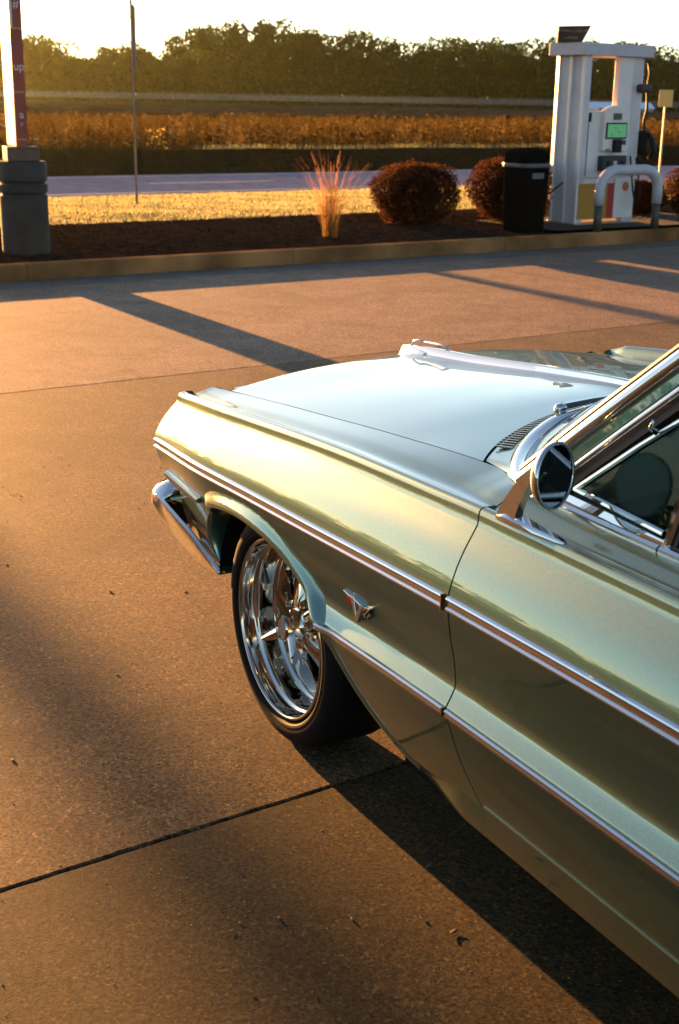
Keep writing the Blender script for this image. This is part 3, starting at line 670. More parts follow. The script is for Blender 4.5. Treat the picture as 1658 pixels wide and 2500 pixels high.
def pchip(xs, ys):
    xs = np.array(xs, float); ys = np.array(ys, float); h = np.diff(xs); d = np.diff(ys) / h; n = len(xs); m = np.zeros(n)
    for i in range(1, n - 1):
        if d[i - 1] * d[i] > 0:
            w1 = 2 * h[i] + h[i - 1]; w2 = h[i] + 2 * h[i - 1]; m[i] = (w1 + w2) / (w1 / d[i - 1] + w2 / d[i])
    m[0] = d[0]; m[-1] = d[-1]
    def f(x):
        x = np.clip(np.asarray(x, float), xs[0], xs[-1]); i = np.clip(np.searchsorted(xs, x) - 1, 0, n - 2); t = (x - xs[i]) / h[i]
        return (ys[i] * (2 * t ** 3 - 3 * t ** 2 + 1) + h[i] * m[i] * (t ** 3 - 2 * t ** 2 + t) + ys[i + 1] * (3 * t ** 2 - 2 * t ** 3) + h[i] * m[i + 1] * (t ** 3 - t ** 2))
    return f
def interp(tab):
    tab = sorted(tab); return pchip([a for a, b in tab], [b for a, b in tab])
zr_ = interp([(.82, .832), (.3, .872), (-.3, .909), (-.69, .921), (-.9, .926), (-1.6, .928), (-3.2, .93), (-4.45, .90)])
zt_ = interp([(.9, .684), (.44, .700), (.11, .713), (-.25, .725), (-.665, .740), (-.9, .747), (-1.6, .757), (-4.45, .76)])
zl_ = interp([(.82, .475), (-.37, .482), (-.66, .490), (-.89, .494), (-1.6, .497), (-4.45, .50)])
ze_ = interp([(.84, .838), (.7, .845), (.25, .88), (-.3, .925), (-.65, .947), (-.9, .952), (-1.6, .950), (-4.45, .93)])   # seam / inner edge height
def sstep(a, b, x): t = np.clip((np.asarray(x) - a) / (b - a), 0, 1); return t * t * (3 - 2 * t)
def taper(u): return .020 * sstep(.35, .88, u) ** 1.3 + .03 * sstep(-3.6, -4.5, u)
def vin_(u):   # inner edge of the fender / door top
    a = interp([(.85, .775), (.6, .752), (.25, .745), (-.69, .745), (-.768, .766), (-.84, .795), (-.9, .80), (-4.45, .80)])
    return a(u)
def column(u):
    """dense polyline (v, z) from the inner top edge over the ridge down to the sill; returns arrays"""
    u = float(u); zr, zt, zl, ze = float(zr_(u)), float(zt_(u)), float(zl_(u)), float(ze_(u)); vi = float(vin_(u)); tp_ = float(taper(u)); V = []; Z = []
    dep = .004 + .020 * float(sstep(-.5, .7, u))
    # top: inner edge -> valley -> ridge
    inner = pchip([0, .45, .80, .90, 1.0], [ze, (ze + zr) / 2 - dep * .4, zr - dep, zr - .0035, zr]) if True else None
    for t in np.linspace(0, 1, 22):
        V.append(vi + (.896 - tp_ - vi) * t); Z.append(float(inner(t)))
    V.append(.903 - tp_); Z.append(zr - .0004); V.append(.9085 - tp_); Z.append(zr - .003); V.append(.9125 - tp_); Z.append(zr - .008)
    V.append(.9145 - tp_); Z.append(zr - .018); V.append(.9165 - tp_); Z.append(zr - .036)
    H = zr - .041 - zt
    sl = pchip([0, .12, .3, .5, .7, .85, 1], [.920, .9300, .9455, .960, .9715, .9785, .984])
    for t in np.linspace(0, 1, 22):
        V.append(float(sl(t)) - tp_); Z.append(zr - .041 - H * t)
    V.append(.9845 - tp_); Z.append(zt - .017)
    zb = .352 if u > .40 else .215
    fr = float(sstep(.30, .44, u))           # 1 ahead of the front wheel
    lo = zt - .034
    # recess, ledge and lower body behind the wheel
    kz = [0, (lo - (zl + .052)) * .35, (lo - (zl + .052)) * .75, lo - (zl + .052), lo - (zl + .040), lo - (zl + .028), lo - zl]
    kv = [.984, .976, .963, .9595, .962, .968, .986]
    ra = pchip(kz, kv)
    kf = pchip([0, (lo - .60) * .999, lo - .575, lo - .556], [.984, .972, .960, .945])
    for t in np.linspace(0, 1, 34):
        z = lo - (lo - zl) * t; va = float(ra(lo - z)); vb = float(kf(min(lo - z, lo - .556))) if z > .556 else .938
        V.append((va * (1 - fr) + vb * fr) - tp_); Z.append(z)
    V.append((.986 * (1 - fr) + .937 * fr) - tp_); Z.append(zl - .019)
    lb = pchip([0, .06, .5, .8, 1], [.984, .981, .958, .936, .905])
    L0 = zl - .021; 
    for t in np.linspace(0, 1, 24):
        z = L0 - (L0 - zb) * t; va = float(lb(t)) if zb < .3 else .93; vb = .936 - .02 * t
        V.append((va * (1 - fr) + vb * fr) - tp_); Z.append(z)
    return np.array(V), np.array(Z)
NTOP = 22
ARCH = [(.40, .20), (.42, .36), (.445, .42), (.457, .47), (.452, .515), (.425, .555), (.375, .585), (.29, .604), (.19, .614), (.09, .614), (-.01, .602), (-.10, .578), (-.185, .543), (-.26, .501), (-.335, .450), (-.41, .388), (-.50, .325), (-.61, .272), (-.72, .234), (-.86, .200)]
def dens(poly, n=10):
    P = np.array(poly); out = []
    for i in range(len(P) - 1):
        p0, p1, p2, p3 = P[max(i - 1, 0)], P[i], P[i + 1], P[min(i + 2, len(P) - 1)]
        for k in range(n):
            t = k / n; out.append(.5 * ((2 * p1) + (-p0 + p2) * t + (2 * p0 - 5 * p1 + 4 * p2 - p3) * t * t + (-p0 + 3 * p1 - 3 * p2 + p3) * t ** 3))
    out.append(P[-1]); return np.array(out)
ARCHD = dens(ARCH)
REARA = dens([(-2.60, .18), (-2.62, .40), (-2.68, .52), (-2.80, .585), (-3.02, .61), (-3.24, .585), (-3.40, .50), (-3.50, .38), (-3.56, .20)])
def inside(px, pz, poly):
    """below the arch curve: even-odd with the curve closed along the bottom"""
    P = np.vstack([poly, [[poly[-1][0], -1], [poly[0][0], -1]]]); c = np.zeros(px.shape, bool); n = len(P); j = n - 1
    for i in range(n):
        xi, zi, xj, zj = P[i, 0], P[i, 1], P[j, 0], P[j, 1]
        if zi != zj:
            m = ((zi > pz) != (zj > pz)) & (px < (xj - xi) * (pz - zi) / (zj - zi) + xi); c ^= m
        j = i
    return c
def nearest(px, pz, poly):
    A = poly[:-1]; B = poly[1:]; d = B - A; P = np.stack([px, pz], -1)
    best = np.full(px.shape, 9.); bp_ = np.zeros(P.shape)
    for a, dd in zip(A, d):
        t = np.clip(((P - a) @ dd) / (dd @ dd + 1e-12), 0, 1); q = a + t[..., None] * dd; D = np.linalg.norm(P - q, axis=-1); m = D < best
        best = np.where(m, D, best); bp_[m] = q[m]
    return best, bp_
def side_panel(name, ub, uf, du, arch, parent, side=1, mat_=m_paint, flange=True):
    """ub(z), uf(z): rear and front ends; returns object"""
    n = max(4, int(round((float(uf(.7)) - float(ub(.7))) / du))); t = np.linspace(0, 1, n + 1)
    un = float(ub(.7)) + (float(uf(.7)) - float(ub(.7))) * t
    cols = [column(u) for u in un]; Vv = np.array([c[0] for c in cols]); Z = np.array([c[1] for c in cols])
    B = np.vectorize(lambda z: float(ub(z)))(Z); Fz = np.vectorize(lambda z: float(uf(z)))(Z)
    tt = t[:, None]; nom = float(ub(.7)) + (float(uf(.7)) - float(ub(.7))) * tt
    # shift only near the ends
    wb = np.clip(1 - (nom - float(ub(.7))) / .25, 0, 1) ** 1; wf = np.clip(1 - (float(uf(.7)) - nom) / .25, 0, 1)
    U = nom + (B - float(ub(.7))) * wb + (Fz - float(uf(.7))) * wf
    if side < 0:
        w_r = np.clip((Vv - .84) / .05, 0, 1); w_r = w_r * w_r * (3 - 2 * w_r) * np.clip((Z - (Z[:, NTOP:NTOP + 1] - .14)) / .13, 0, 1)
        Z = Z + .026 * w_r * sstep(-.9, -.2, U) * sstep(.845, .74, U) 
    keep = np.ones(U.shape, bool); snapped = []
    for A in arch:
        D, Q = nearest(U, Z, A); ins = inside(U, Z, A); low = Z < .70
        side_rows = np.arange(U.shape[1])[None, :] >= NTOP
        ins &= side_rows & low
        fl = np.where((~ins) & side_rows, np.clip(1 - D / .052, 0, 1) ** 1.3 * .0, 0)
        fl = fl * np.clip((D + .004) / .010, .55, 1)
        # outside neighbours of inside verts
        nb = np.zeros(U.shape, bool)
        nb[1:] |= ~ins[:-1]; nb[:-1] |= ~ins[1:]; nb[:, 1:] |= ~ins[:, :-1]; nb[:, :-1] |= ~ins[:, 1:]
        nb[1:, 1:] |= ~ins[:-1, :-1]; nb[:-1, :-1] |= ~ins[1:, 1:]; nb[1:, :-1] |= ~ins[:-1, 1:]; nb[:-1, 1:] |= ~ins[1:, :-1]
        sn = ins & nb
        for i, j in zip(*np.where(sn)):
            q = Q[i, j]; k = np.argmin(np.abs(un - q[0])); cv, cz = cols[k]; zz = cz[NTOP:][::-1]; vv = cv[NTOP:][::-1]
            U[i, j], Z[i, j] = q[0], q[1]; Vv[i, j] = np.interp(q[1], zz, vv) + .0
        Vv = Vv + fl; keep &= ~(ins & ~sn); snapped.append(sn)
    m_ = U.shape[1]; idx = -np.ones(U.shape, int); idx[keep] = np.arange(keep.sum())
    P = np.stack([U[keep], Vv[keep] * side, Z[keep]], 1); Fc = []
    sn_all = np.zeros(U.shape, bool)
    for s in snapped: sn_all |= s
    for i in range(U.shape[0] - 1):
        for j in range(m_ - 1):
            q = [(i, j), (i, j + 1), (i + 1, j + 1), (i + 1, j)]
            if all(keep[a] for a in q) and not all(sn_all[a] for a in q):
                f = [idx[a] for a in q]; Fc.append(f if side < 0 else f[::-1])
    me = bpy.data.meshes.new(name); me.from_pydata([tuple(p) for p in P], [], [tuple(int(x) for x in f) for f in Fc]); me.update()
    bmx = bmesh.new(); bmx.from_mesh(me)
    bmesh.ops.remove_doubles(bmx, verts=bmx.verts, dist=.0004)
    if flange:
        be = [e for e in bmx.edges if e.is_boundary]
        r = bmesh.ops.extrude_edge_only(bmx, edges=be); nv = [x for x in r['geom'] if isinstance(x, bmesh.types.BMVert)]
        for v in nv:
            u, z = v.co.x, v.co.z
            atarch = any(nearest(np.array([u]), np.array([z]), A)[0][0] < .004 for A in arch) and z < .66
            if atarch: v.co.y -= side * .032
            elif z > .80 and abs(v.co.y) < .83: v.co.z -= .022
            else: v.co.y -= side * .022
    bmesh.ops.recalc_face_normals(bmx, faces=bmx.faces)
    bmx.to_mesh(me); bmx.free(); me.materials.append(mat_)
    me.polygons.foreach_set('use_smooth', [True] * len(me.polygons)); me.set_sharp_from_angle(angle=R(38))
    o = bpy.data.objects.new(name, me); COL.objects.link(o); o.parent = parent; return o
ucut = interp([(1.0, -.868), (.80, -.874), (.60, -.878), (.495, -.886), (.48, -.888), (.388, -.918), (.285, -.982), (.2, -1.01)])
ufront = interp([(.83, .822), (.80, .838), (.75, .852), (.69, .862), (.62, .845), (.57, .805), (.5, .76), (.36, .70)])
const = lambda c: (lambda z: c)
for side in (1, -1):
    fen = side_panel('front_fender', lambda z: ucut(z) + .0024, ufront, .0075, [ARCHD], car, side)
    dr = side_panel('door', const(-2.235), lambda z: ucut(z) - .0024, .03, [], car, side)
    qp = side_panel('quarter_panel', const(-4.45), const(-2.242), .02, [REARA], car, side)
    if side > 0: fender_near, door_near = fen, dr
    else: door_far = dr

def side_v(u, z):
    c = column(u); return float(np.interp(z, c[1][NTOP:][::-1], c[0][NTOP:][::-1]))
# side trims
def strip(name, us, zf, prof, parent, side=1, m=m_chromeb, vf=None):
    rings = []
    for u in us:
        z0 = float(zf(u)); v0 = (float(vf(u)) if vf else .984 - float(taper(u)) - .001)
        rings.append([(u, side * (v0 + a), z0 + b) for a, b in prof])
    return MB().loft(rings).build(name, m, parent, auto=28)
UP = [(0, .001), (.006, .0005), (.010, -.002), (.0115, -.005), (.0105, -.0085), (.005, -.0115), (.0045, -.021), (.009, -.0235), (.0115, -.0265), (.0115, -.029), (.009, -.032), (.004, -.034), (0, -.034)]
LOW = [(0, .001), (.006, .0005), (.0105, -.003), (.0105, -.006), (.006, -.009), (.006, -.0105), (.010, -.0125), (.009, -.0165), (.004, -.019), (0, -.019)]
for side in (1, -1):
    us = list(np.linspace(-.862, .845, 60))
    strip('side_trim', us, zt_, UP, car, side)
    us = list(np.linspace(-2.232, -.8795, 40)); strip('side_trim', us, zt_, UP, car, side)
    us = list(np.linspace(-4.4, -2.245, 40)); strip('side_trim', us, zt_, UP, car, side)
    f_l = lambda u: .986 - float(taper(u)) - .001
    strip('lower_trim', list(np.linspace(-.881, -.318, 30)), zl_, LOW, car, side, vf=lambda u: .9845 + .012 * float(sstep(-.40, -.318, u)))
    strip('lower_trim', list(np.linspace(-2.232, -.893, 30)), zl_, LOW, car, side, vf=f_l)
    strip('lower_trim', list(np.linspace(-4.4, -3.56, 20)), zl_, LOW, car, side, vf=f_l)
    strip('lower_trim', list(np.linspace(-2.60, -2.245, 10)), zl_, LOW, car, side, vf=f_l)
    # rocker highlight ledge under the door
    RK = [(0, .0), (.0028, -.0004), (.0034, -.0022), (.0012, -.008), (-.004, -.05), (-.02, -.09), (-.05, -.10), (-.05, 0)]
    rings = [[(u, side * (side_v(u, .302) + a), .303 + b) for a, b in RK] for u in np.linspace(-2.55, -.992, 30)]
    MB().loft(rings).build('rocker', m_paint, car, auto=25)
    rings = []
    for u in np.linspace(-.9945, -.69, 16):
        t = float(sstep(-.90, -.69, u)); vA = side_v(u, .292) + .0006; vB = side_v(u, .302) - .004; vF = side_v(u, .24)
        mixv = lambda a, b: a + (b - a) * t
        rings.append([(u, side * mixv(vA, side_v(u, .250) + .0006), mixv(.292, .250)), (u, side * mixv(vB, vF + .001), mixv(.253, .240)), (u, side * mixv(vB - .016, vF - .010), mixv(.213, .226)), (u, side * mixv(vB - .046, vF - .04), mixv(.203, .222)), (u, side * (vF - .07), .222), (u, side * (vF - .07), .26)])
    MB().loft(rings).build('rocker', m_paint, car, auto=25)
# trims of the near fender end in small caps (the brass edged ends)
m_cap = mat('brass_edge', (.65, .42, .16), .25, metal=1)
for (u, zf, h) in ((-.8640, zt_, .034), (-.8830, zl_, .019)):
    v0 = .9845; z0 = float(zf(u)); MB().box((u, v0 + .005, z0 - h / 2), (.003, .0135, h + .002)).build('trim_end_cap', m_cap, car)
for side in (1, -1):
    rings = []
    for i in range(10, len(ARCHD) - 2):
        q = ARCHD[i]
        if q[1] < .236: continue
        tg = ARCHD[i + 1] - ARCHD[i - 1]; tg = tg / np.linalg.norm(tg); no = np.array([tg[1], -tg[0]])
        if no @ (q - np.array([0, .3])) < 0: no = -no
        k = (.12 + .88 * float(sstep(.41, .53, q[1]))) if q[0] < 0 else (.3 + .7 * float(sstep(.36, .50, q[1])))
        ring = []
        for d, b in ((.050, -.0015), (.042, .0015), (.032, .0075), (.022, .0145), (.013, .0195), (.006, .0215), (.001, .0200), (-.003, .0130), (-.003, -.045), (.006, -.045)):
            P_ = q + no * d * (.35 + .65 * k); bb = b * k + (.0025 * (1 - k) if 0 < b else 0)
            ring.append((P_[0], side * (side_v(min(P_[0], .80), max(.225, P_[1])) + bb), P_[1]))
        rings.append(ring)
    MB().loft(rings).build('wheel_arch_flare', m_paint, car, auto=45)
# hood
uf_ = lambda v: .893 - .225 * (abs(v) / .775) ** 2.0 * 1.0 if True else 0
def ur_(v): return float(np.interp(abs(v), [0, .2, .368, .49, .612, .70, .745], [-.345, -.365, -.409, -.458, -.528, -.60, -.645]))
ur_s = pchip([0, .2, .368, .49, .612, .70, .80], [-.345, -.365, -.409, -.458, -.528, -.598, -.70])
zc_ = interp([(.90, .872), (.86, .880), (.46, .914), (.02, .957), (-.3, .980), (-.6, .985)])
def hoodz(u, v):
    e, c = float(ze_(u)), float(zc_(u)); w = min(1, abs(v) / .745)
    return e + (c - e) * (1 - w ** 2.1) + .006 * math.exp(-(v / .05) ** 2)
def hood_mesh():
    NV, NU = 96, 90; V = []; 
    def vedge(u): return float(vin_(u)) - .0035
    for i in range(NV + 1):
        s = -1 + 2 * i / NV
        for j in range(NU + 1):
            t = j / NU
            # iterate for u given v
            v = s * .742; u0 = float(ur_s(abs(v))) + .004; u1 = .893 - .135 * (abs(v) / .775) ** 2
            tt = t; u = u0 + (u1 - u0) * tt; v = s * vedge(u)
            z = hoodz(u, v)
            dfr = u1 - u
            if dfr < .05: z -= .030 * (1 - dfr / .05) ** 2
            V.append((u, v, z))
    Fc = [(i * (NU + 1) + j, (i + 1) * (NU + 1) + j, (i + 1) * (NU + 1) + j + 1, i * (NU + 1) + j + 1) for i in range(NV) for j in range(NU)]
    mb = MB().add(V, Fc); o = mb.build('hood', m_paint, car, auto=40)
    bmx = bmesh.new(); bmx.from_mesh(o.data); be = [e for e in bmx.edges if e.is_boundary]; r = bmesh.ops.extrude_edge_only(bmx, edges=be)
    for v in r['geom']:
        if isinstance(v, bmesh.types.BMVert): v.co.z -= .022
    bmesh.ops.recalc_face_normals(bmx, faces=bmx.faces); bmx.to_mesh(o.data); bmx.free(); o.data.set_sharp_from_angle(angle=R(40)); return o
hood = hood_mesh()
# make sure the normals point up
# hood centre moulding
rings = []
for t in np.linspace(0, 1, 40):
    u = .885 - t * 1.225; z = hoodz(u, 0) - .006; w = .044 - .018 * t; h = .026 - .008 * t
    if t < .02: w *= .35; h *= .5
    elif t < .05: w *= .8; h *= .9
    rings.append([(u, -w, z), (u, -w, z + .004), (u, -w * .45, z + .006), (u, -.009, z + h), (u, -.004, z + h + .004), (u, .004, z + h + .004), (u, .009, z + h), (u, w * .45, z + .006), (u, w, z + .004), (u, w, z)])
orn = MB().loft(rings).build('hood_moulding', m_chromeb, car, auto=30)
MB().tube([(.80, -.012, .93), (.835, -.012, .932), (.865, -.012, .922), (.885, -.012, .905)], .0035, 8).build('ornament_loop', m_chrome, car, smooth=True)
MB().tube([(.80, -.012, .93), (.69, -.012, .938), (.64, -.010, .930)], .0035, 8).build('ornament_loop', m_chrome, car, smooth=True)
MB().loft([[(.905, -.03, .862), (.905, .03, .862), (.90, .012, .905), (.90, -.012, .905)], [(.86, -.05, .868), (.86, .05, .868), (.86, .02, .908), (.86, -.02, .908)], [(.74, -.052, .886), (.74, .052, .886), (.74, .02, .905), (.74, -.02, .905)]]).build('ornament_nose', m_chrome, car, auto=30)

# cowl panel with vents and windscreen moulding
UW = [(0, -.405), (.20, -.425), (.358, -.462), (.415, -.478), (.54, -.550), (.616, -.610), (.699, -.694), (.745, -.752), (.778, -.815), (.79, -.87)]
uw_ = pchip([a for a, b in UW], [b for a, b in UW])
zw_ = pchip([0, .4, .7, .79], [.990, .978, .962, .962])
V = []; NV, NU = 90, 8
for i in range(NV + 1):
    v = -.80 + 1.60 * i / NV; a = abs(v); ur = float(ur_s(min(a, .79))) - .004; uw = float(uw_(min(a, .79))) 
    if a > .745: ur = min(ur, float(uw_(a)) + .02)
    for j in range(NU + 1):
        t = j / NU; u = ur + (uw - ur) * t; z0 = hoodz(ur, min(a, .744)) - .003; V.append((u, v, z0 + (float(zw_(a)) - .004 - z0) * t))
Fc = [(i * (NU + 1) + j, (i + 1) * (NU + 1) + j, (i + 1) * (NU + 1) + j + 1, i * (NU + 1) + j + 1) for i in range(NV) for j in range(NU)]
cowl = MB().add(V, Fc).build('cowl_panel', m_paint, car, smooth=True)
mb = MB(); mb2 = MB()
for k in range(84):
    v = -.64 + 1.28 * k / 83
    if abs(v) < .02: continue
    ur, uw = float(ur_s(abs(v))), float(uw_(abs(v))); L = (ur - uw); du = .018
    c = (ur - .010 - (L - .02) * .42, v, (hoodz(ur, v) + float(zw_(abs(v)))) / 2 - .002)
    rt = Matrix.Rotation(R(38 if v > 0 else -38), 3, 'Z'); mb.box(c, (max(.016, L * .42), .0038, .005), rt)
    mb2.box((c[0], c[1] + .0075 , c[2] + .0015), (max(.02, L * .5), .005, .003), rt)
mb.build('vent_slots', m_gap, car, props={'kind': 'stuff'}); mb2.build('vent_louvres', m_paint, car, props={'kind': 'stuff'})
# moulding around the windscreen base: a rolled chrome bar
path = [(float(uw_(abs(v))), v, float(zw_(abs(v)))) for v in np.linspace(-.789, .789, 90)]
mb = MB(); pv = [Vector(p) for p in path]; rings = []
for i, p in enumerate(pv):
    t = (pv[min(i + 1, len(pv) - 1)] - pv[max(i - 1, 0)]).normalized(); nrm = Vector((t.y, -t.x, 0)).normalized()
    if nrm.x < 0: nrm = -nrm
    rings.append([p + nrm * a + Vector((0, 0, b)) for a, b in ((.004, -.006), (.006, .004), (0, .011), (-.010, .014), (-.022, .012), (-.030, .004), (-.030, -.006))])
mb.loft(rings).build('windscreen_moulding', m_chrome, car, auto=40)
rings = []
for i, p in enumerate(pv):
    t = (pv[min(i + 1, len(pv) - 1)] - pv[max(i - 1, 0)]).normalized(); nrm = Vector((t.y, -t.x, 0)).normalized()
    if nrm.x < 0: nrm = -nrm
    rings.append([p + nrm * a + Vector((0, 0, b)) for a, b in ((-.030, -.006), (-.030, .008), (-.037, .014), (-.048, .012), (-.050, -.004))])
MB().loft(rings).build('windscreen_seal', m_seal_r, car, auto=40)
# windscreen glass
ROOFZ = 1.345
def whead(v): a = abs(v) / .66; return (-1.145 - .075 * a ** 2, v, ROOFZ - .035 * a ** 2)
V = []; NA, NB = 50, 14
for i in range(NA + 1):
    s = -1 + 2 * i / NA; vb = s * .755; vt = s * .655; B_ = Vector((float(uw_(abs(vb))) - .043, vb, float(zw_(abs(vb))) + .01)); T_ = Vector(whead(vt))
    for j in range(NB + 1):
        t = j / NB; p = B_.lerp(T_, t); p.x += .035 * math.sin(math.pi * t) * (1 - .5 * s * s); V.append(p)
Fc = [(i * (NB + 1) + j, (i + 1) * (NB + 1) + j, (i + 1) * (NB + 1) + j + 1, i * (NB + 1) + j + 1) for i in range(NA) for j in range(NB)]
ws = MB().add(V, Fc).build('windscreen', m_glass, car, smooth=True); md = ws.modifiers.new('t', 'SOLIDIFY'); md.thickness = .005
# A pillars: parallel strips
def pillar(side):
    b0 = Vector((-.846, .792, .985)); t0 = Vector((-1.179, .700, 1.291)); d = (t0 - b0); l = d.normalized(); top = b0 + d * 1.10
    w = (Vector((-1, 0, 0)) - l * (-l.x)).normalized() ; o_ = l.cross(w); o_ = o_ if o_.y > 0 else -o_
    def strip_(name, prof, m, s0=0, s1=1.10, smooth=25):
        rings = []
        for t in np.linspace(s0, s1, 12):
            c = b0 + d * t
            bow = math.sin(math.pi * min(1, t / 1.1)) * .004
            rings.append([Vector(((c + w * a + o_ * (b + bow)).x, side * (c + w * a + o_ * (b + bow)).y, (c + w * a + o_ * (b + bow)).z)) for a, b in prof])
        return MB().loft(rings).build(name, m, car, auto=smooth)
    strip_('pillar_seal', [(-.012, -.02), (-.010, .002), (-.002, .006), (.004, .0), (.004, -.02)], m_seal_r, 0.0)
    arc = [(.002, -.02)] + [(.004 + .034 * (1 - math.cos(R(a))) / 2 * 1.0, .004 + .013 * math.sin(R(a))) for a in range(0, 181, 15)] + [(.038, -.02)]
    strip_('pillar_moulding', arc, m_chrome, -.02)
    strip_('pillar', [(.036, -.03), (.038, .004), (.050, .009), (.066, .006), (.070, -.004), (.070, -.03)], m_paint, -.14)
    arc = [(.068, -.02)] + [(.069 + .018 * (1 - math.cos(R(a))) / 2, .002 + .008 * math.sin(R(a))) for a in range(0, 181, 20)] + [(.087, -.02)]
    strip_('drip_rail', arc, m_chrome, -.20)
    strip_('weather_strip', [(.086, -.03), (.086, -.006), (.104, -.008), (.104, -.03)], m_seal_r, -.24)
pillar(1); pillar(-1)
# vent window (quarter light) on both sides: frame bars + pane
def bar(name, pts, prof, m, side, n_out=Vector((0, 1, .28))):
    pts = [Vector(p) for p in pts]; rings = []; no = n_out.normalized()
    for i, p in enumerate(pts):
        t = (pts[min(i + 1, len(pts) - 1)] - pts[max(i - 1, 0)]).normalized(); b = t.cross(no).normalized()
        rings.append([Vector(((p + b * a + no * c).x, side * (p + b * a + no * c).y, (p + b * a + no * c).z)) for a, c in prof])
    return MB().loft(rings).build(name, m, car, auto=30)
FR = [(-.006, -.006), (-.006, .003), (-.002, .007), (.003, .007), (.006, .003), (.006, -.006)]
for side in (1, -1):
    A = Vector((-1.035, .800, .996)); B_ = Vector((-1.288, .797, .978)); T_ = Vector((-1.318, .742, 1.225))
    bar('vent_frame', [A, A.lerp(B_, .5), B_], FR, m_chrome, side); bar('vent_frame', [A, A.lerp(T_, .5) + Vector((.0, 0, .004)), T_], FR, m_chrome, side)
    bar('division_bar', [(-1.302, .803, .950), (-1.318, .785, 1.06), (-1.345, .735, 1.27)], [(-.010, -.012), (-.010, .004), (-.004, .009), (.004, .009), (.010, .004), (.010, -.012)], m_chrome, side)
    bar('division_seal', [(-1.319, .800, .955), (-1.334, .780, 1.06), (-1.36, .73, 1.27)], [(-.005, -.008), (-.005, .003), (.005, .003), (.005, -.008)], m_seal_r, side)
    ins = lambda p: Vector((p.x, side * (p.y - .001), p.z))
    pane = MB().add([ins(A), ins(B_), ins(T_)], [(0, 1, 2)]).build('vent_glass', m_glass, car); md = pane.modifiers.new('t', 'SOLIDIFY'); md.thickness = .004
    # frame filler between vent frame and belt, dark chrome
    bar('vent_sill', [(-.985, .803, .978), (-1.14, .802, .972), (-1.30, .800, .962)], [(-.004, -.01), (-.004, .002), (.010, .003), (.010, -.01)], m_chrome, side)
    bar('sill_seal', [(-.99, .806, .966), (-1.3, .804, .958), (-2.2, .804, .957)], [(-.006, -.01), (-.006, .001), (.006, .001), (.006, -.01)], m_seal_r, side)
    # belt moulding
    bar('belt_moulding', [(-.96, .806, .9535), (-1.2, .812, .9525), (-1.297, .813, .952)], [(-.009, -.004), (-.008, .006), (-.002, .010), (.006, .009), (.010, .003), (.011, -.006)], m_chrome, side, Vector((0, .55, 1)))
    bar('belt_moulding', [(-1.301, .813, .952), (-1.8, .815, .9525), (-2.22, .815, .9525)], [(-.009, -.004), (-.008, .006), (-.002, .010), (.006, .009), (.010, .003), (.011, -.006)], m_chrome, side, Vector((0, .55, 1)))
    # vent catch
    c = Vector((-1.222, side * .775, 1.150)); 
    MB().tube([c, c + Vector((.006, side * .012, .010)), c + Vector((-.004, side * .016, .026))], [.006, .005, .003], 10).build('vent_catch', m_chrome, car, smooth=True)
    # door glass
    V = [Vector((-1.33, side * .797, .955)), Vector((-2.35, side * .797, .955)), Vector((-2.30, side * .69, 1.33)), Vector((-1.37, side * .715, 1.30))]
    dg = MB().add(V, [(0, 1, 2, 3)]).build('door_glass', m_glass, car); md = dg.modifiers.new('t', 'SOLIDIFY'); md.thickness = .004
# roof, rear pillars, rear window, deck
def ring_roof(u, zc, w, drop): return [(u, -w, zc - drop - .03), (u, -w * .985, zc - drop), (u, -w * .8, zc - drop * .45), (u, -w * .4, zc - drop * .1), (u, 0, zc), (u, w * .4, zc - drop * .1), (u, w * .8, zc - drop * .45), (u, w * .985, zc - drop), (u, w, zc - drop - .03)]
roof_r = [ring_roof(-1.14, ROOFZ + .002, .64, .035), ring_roof(-1.25, ROOFZ + .018, .68, .05), ring_roof(-1.7, ROOFZ + .03, .70, .055), ring_roof(-2.3, ROOFZ + .025, .70, .06), ring_roof(-2.75, ROOFZ - .02, .68, .06), ring_roof(-2.85, ROOFZ - .05, .66, .06)]
o = MB().loft(roof_r, False, False).build('roof', m_paint, car, smooth=True); md = o.modifiers.new('t', 'SOLIDIFY'); md.thickness = .03
sub = o.modifiers.new('s', 'SUBSURF'); sub.levels = 2; sub.render_levels = 2
for side in (1, -1):
    mb = MB(); mb.loft([[(-2.35, side * .70, 1.33), (-2.85, side * .66, 1.30), (-2.85, side * .60, 1.30), (-2.35, side * .66, 1.34)], [(-2.7, side * .78, 1.12), (-3.25, side * .74, 1.12), (-3.25, side * .66, 1.12), (-2.7, side * .72, 1.12)], [(-2.85, side * .80, .93), (-3.75, side * .78, .93), (-3.6, side * .66, .93), (-2.85, side * .74, .93)]]); mb.build('rear_pillar', m_paint, car, auto=30)
rw = MB().loft([[(-2.86, v, 1.32 - .06 * (v / .6) ** 2) for v in np.linspace(-.62, .62, 9)], [(-3.55, v, .95) for v in np.linspace(-.68, .68, 9)]], False, False).build('rear_window', m_glass, car, smooth=True); md = rw.modifiers.new('t', 'SOLIDIFY'); md.thickness = .005
V = []; 
for i in range(13):
    v = -.80 + 1.6 * i / 12
    for j in range(11): u = -3.5 - .95 * j / 10; V.append((u, v, .955 - .03 * (j / 10) ** 2 + .02 * (1 - (v / .8) ** 2) - (.003 if abs(v) > .79 else 0)))
o = MB().add(V, [(i * 11 + j, (i + 1) * 11 + j, (i + 1) * 11 + j + 1, i * 11 + j + 1) for i in range(12) for j in range(10)]).build('boot_lid', m_paint, car, smooth=True)
MB().box((-4.44, 0, .66), (.03, 1.78, .52)).build('tail_panel', m_paint, car, bevel=.01)
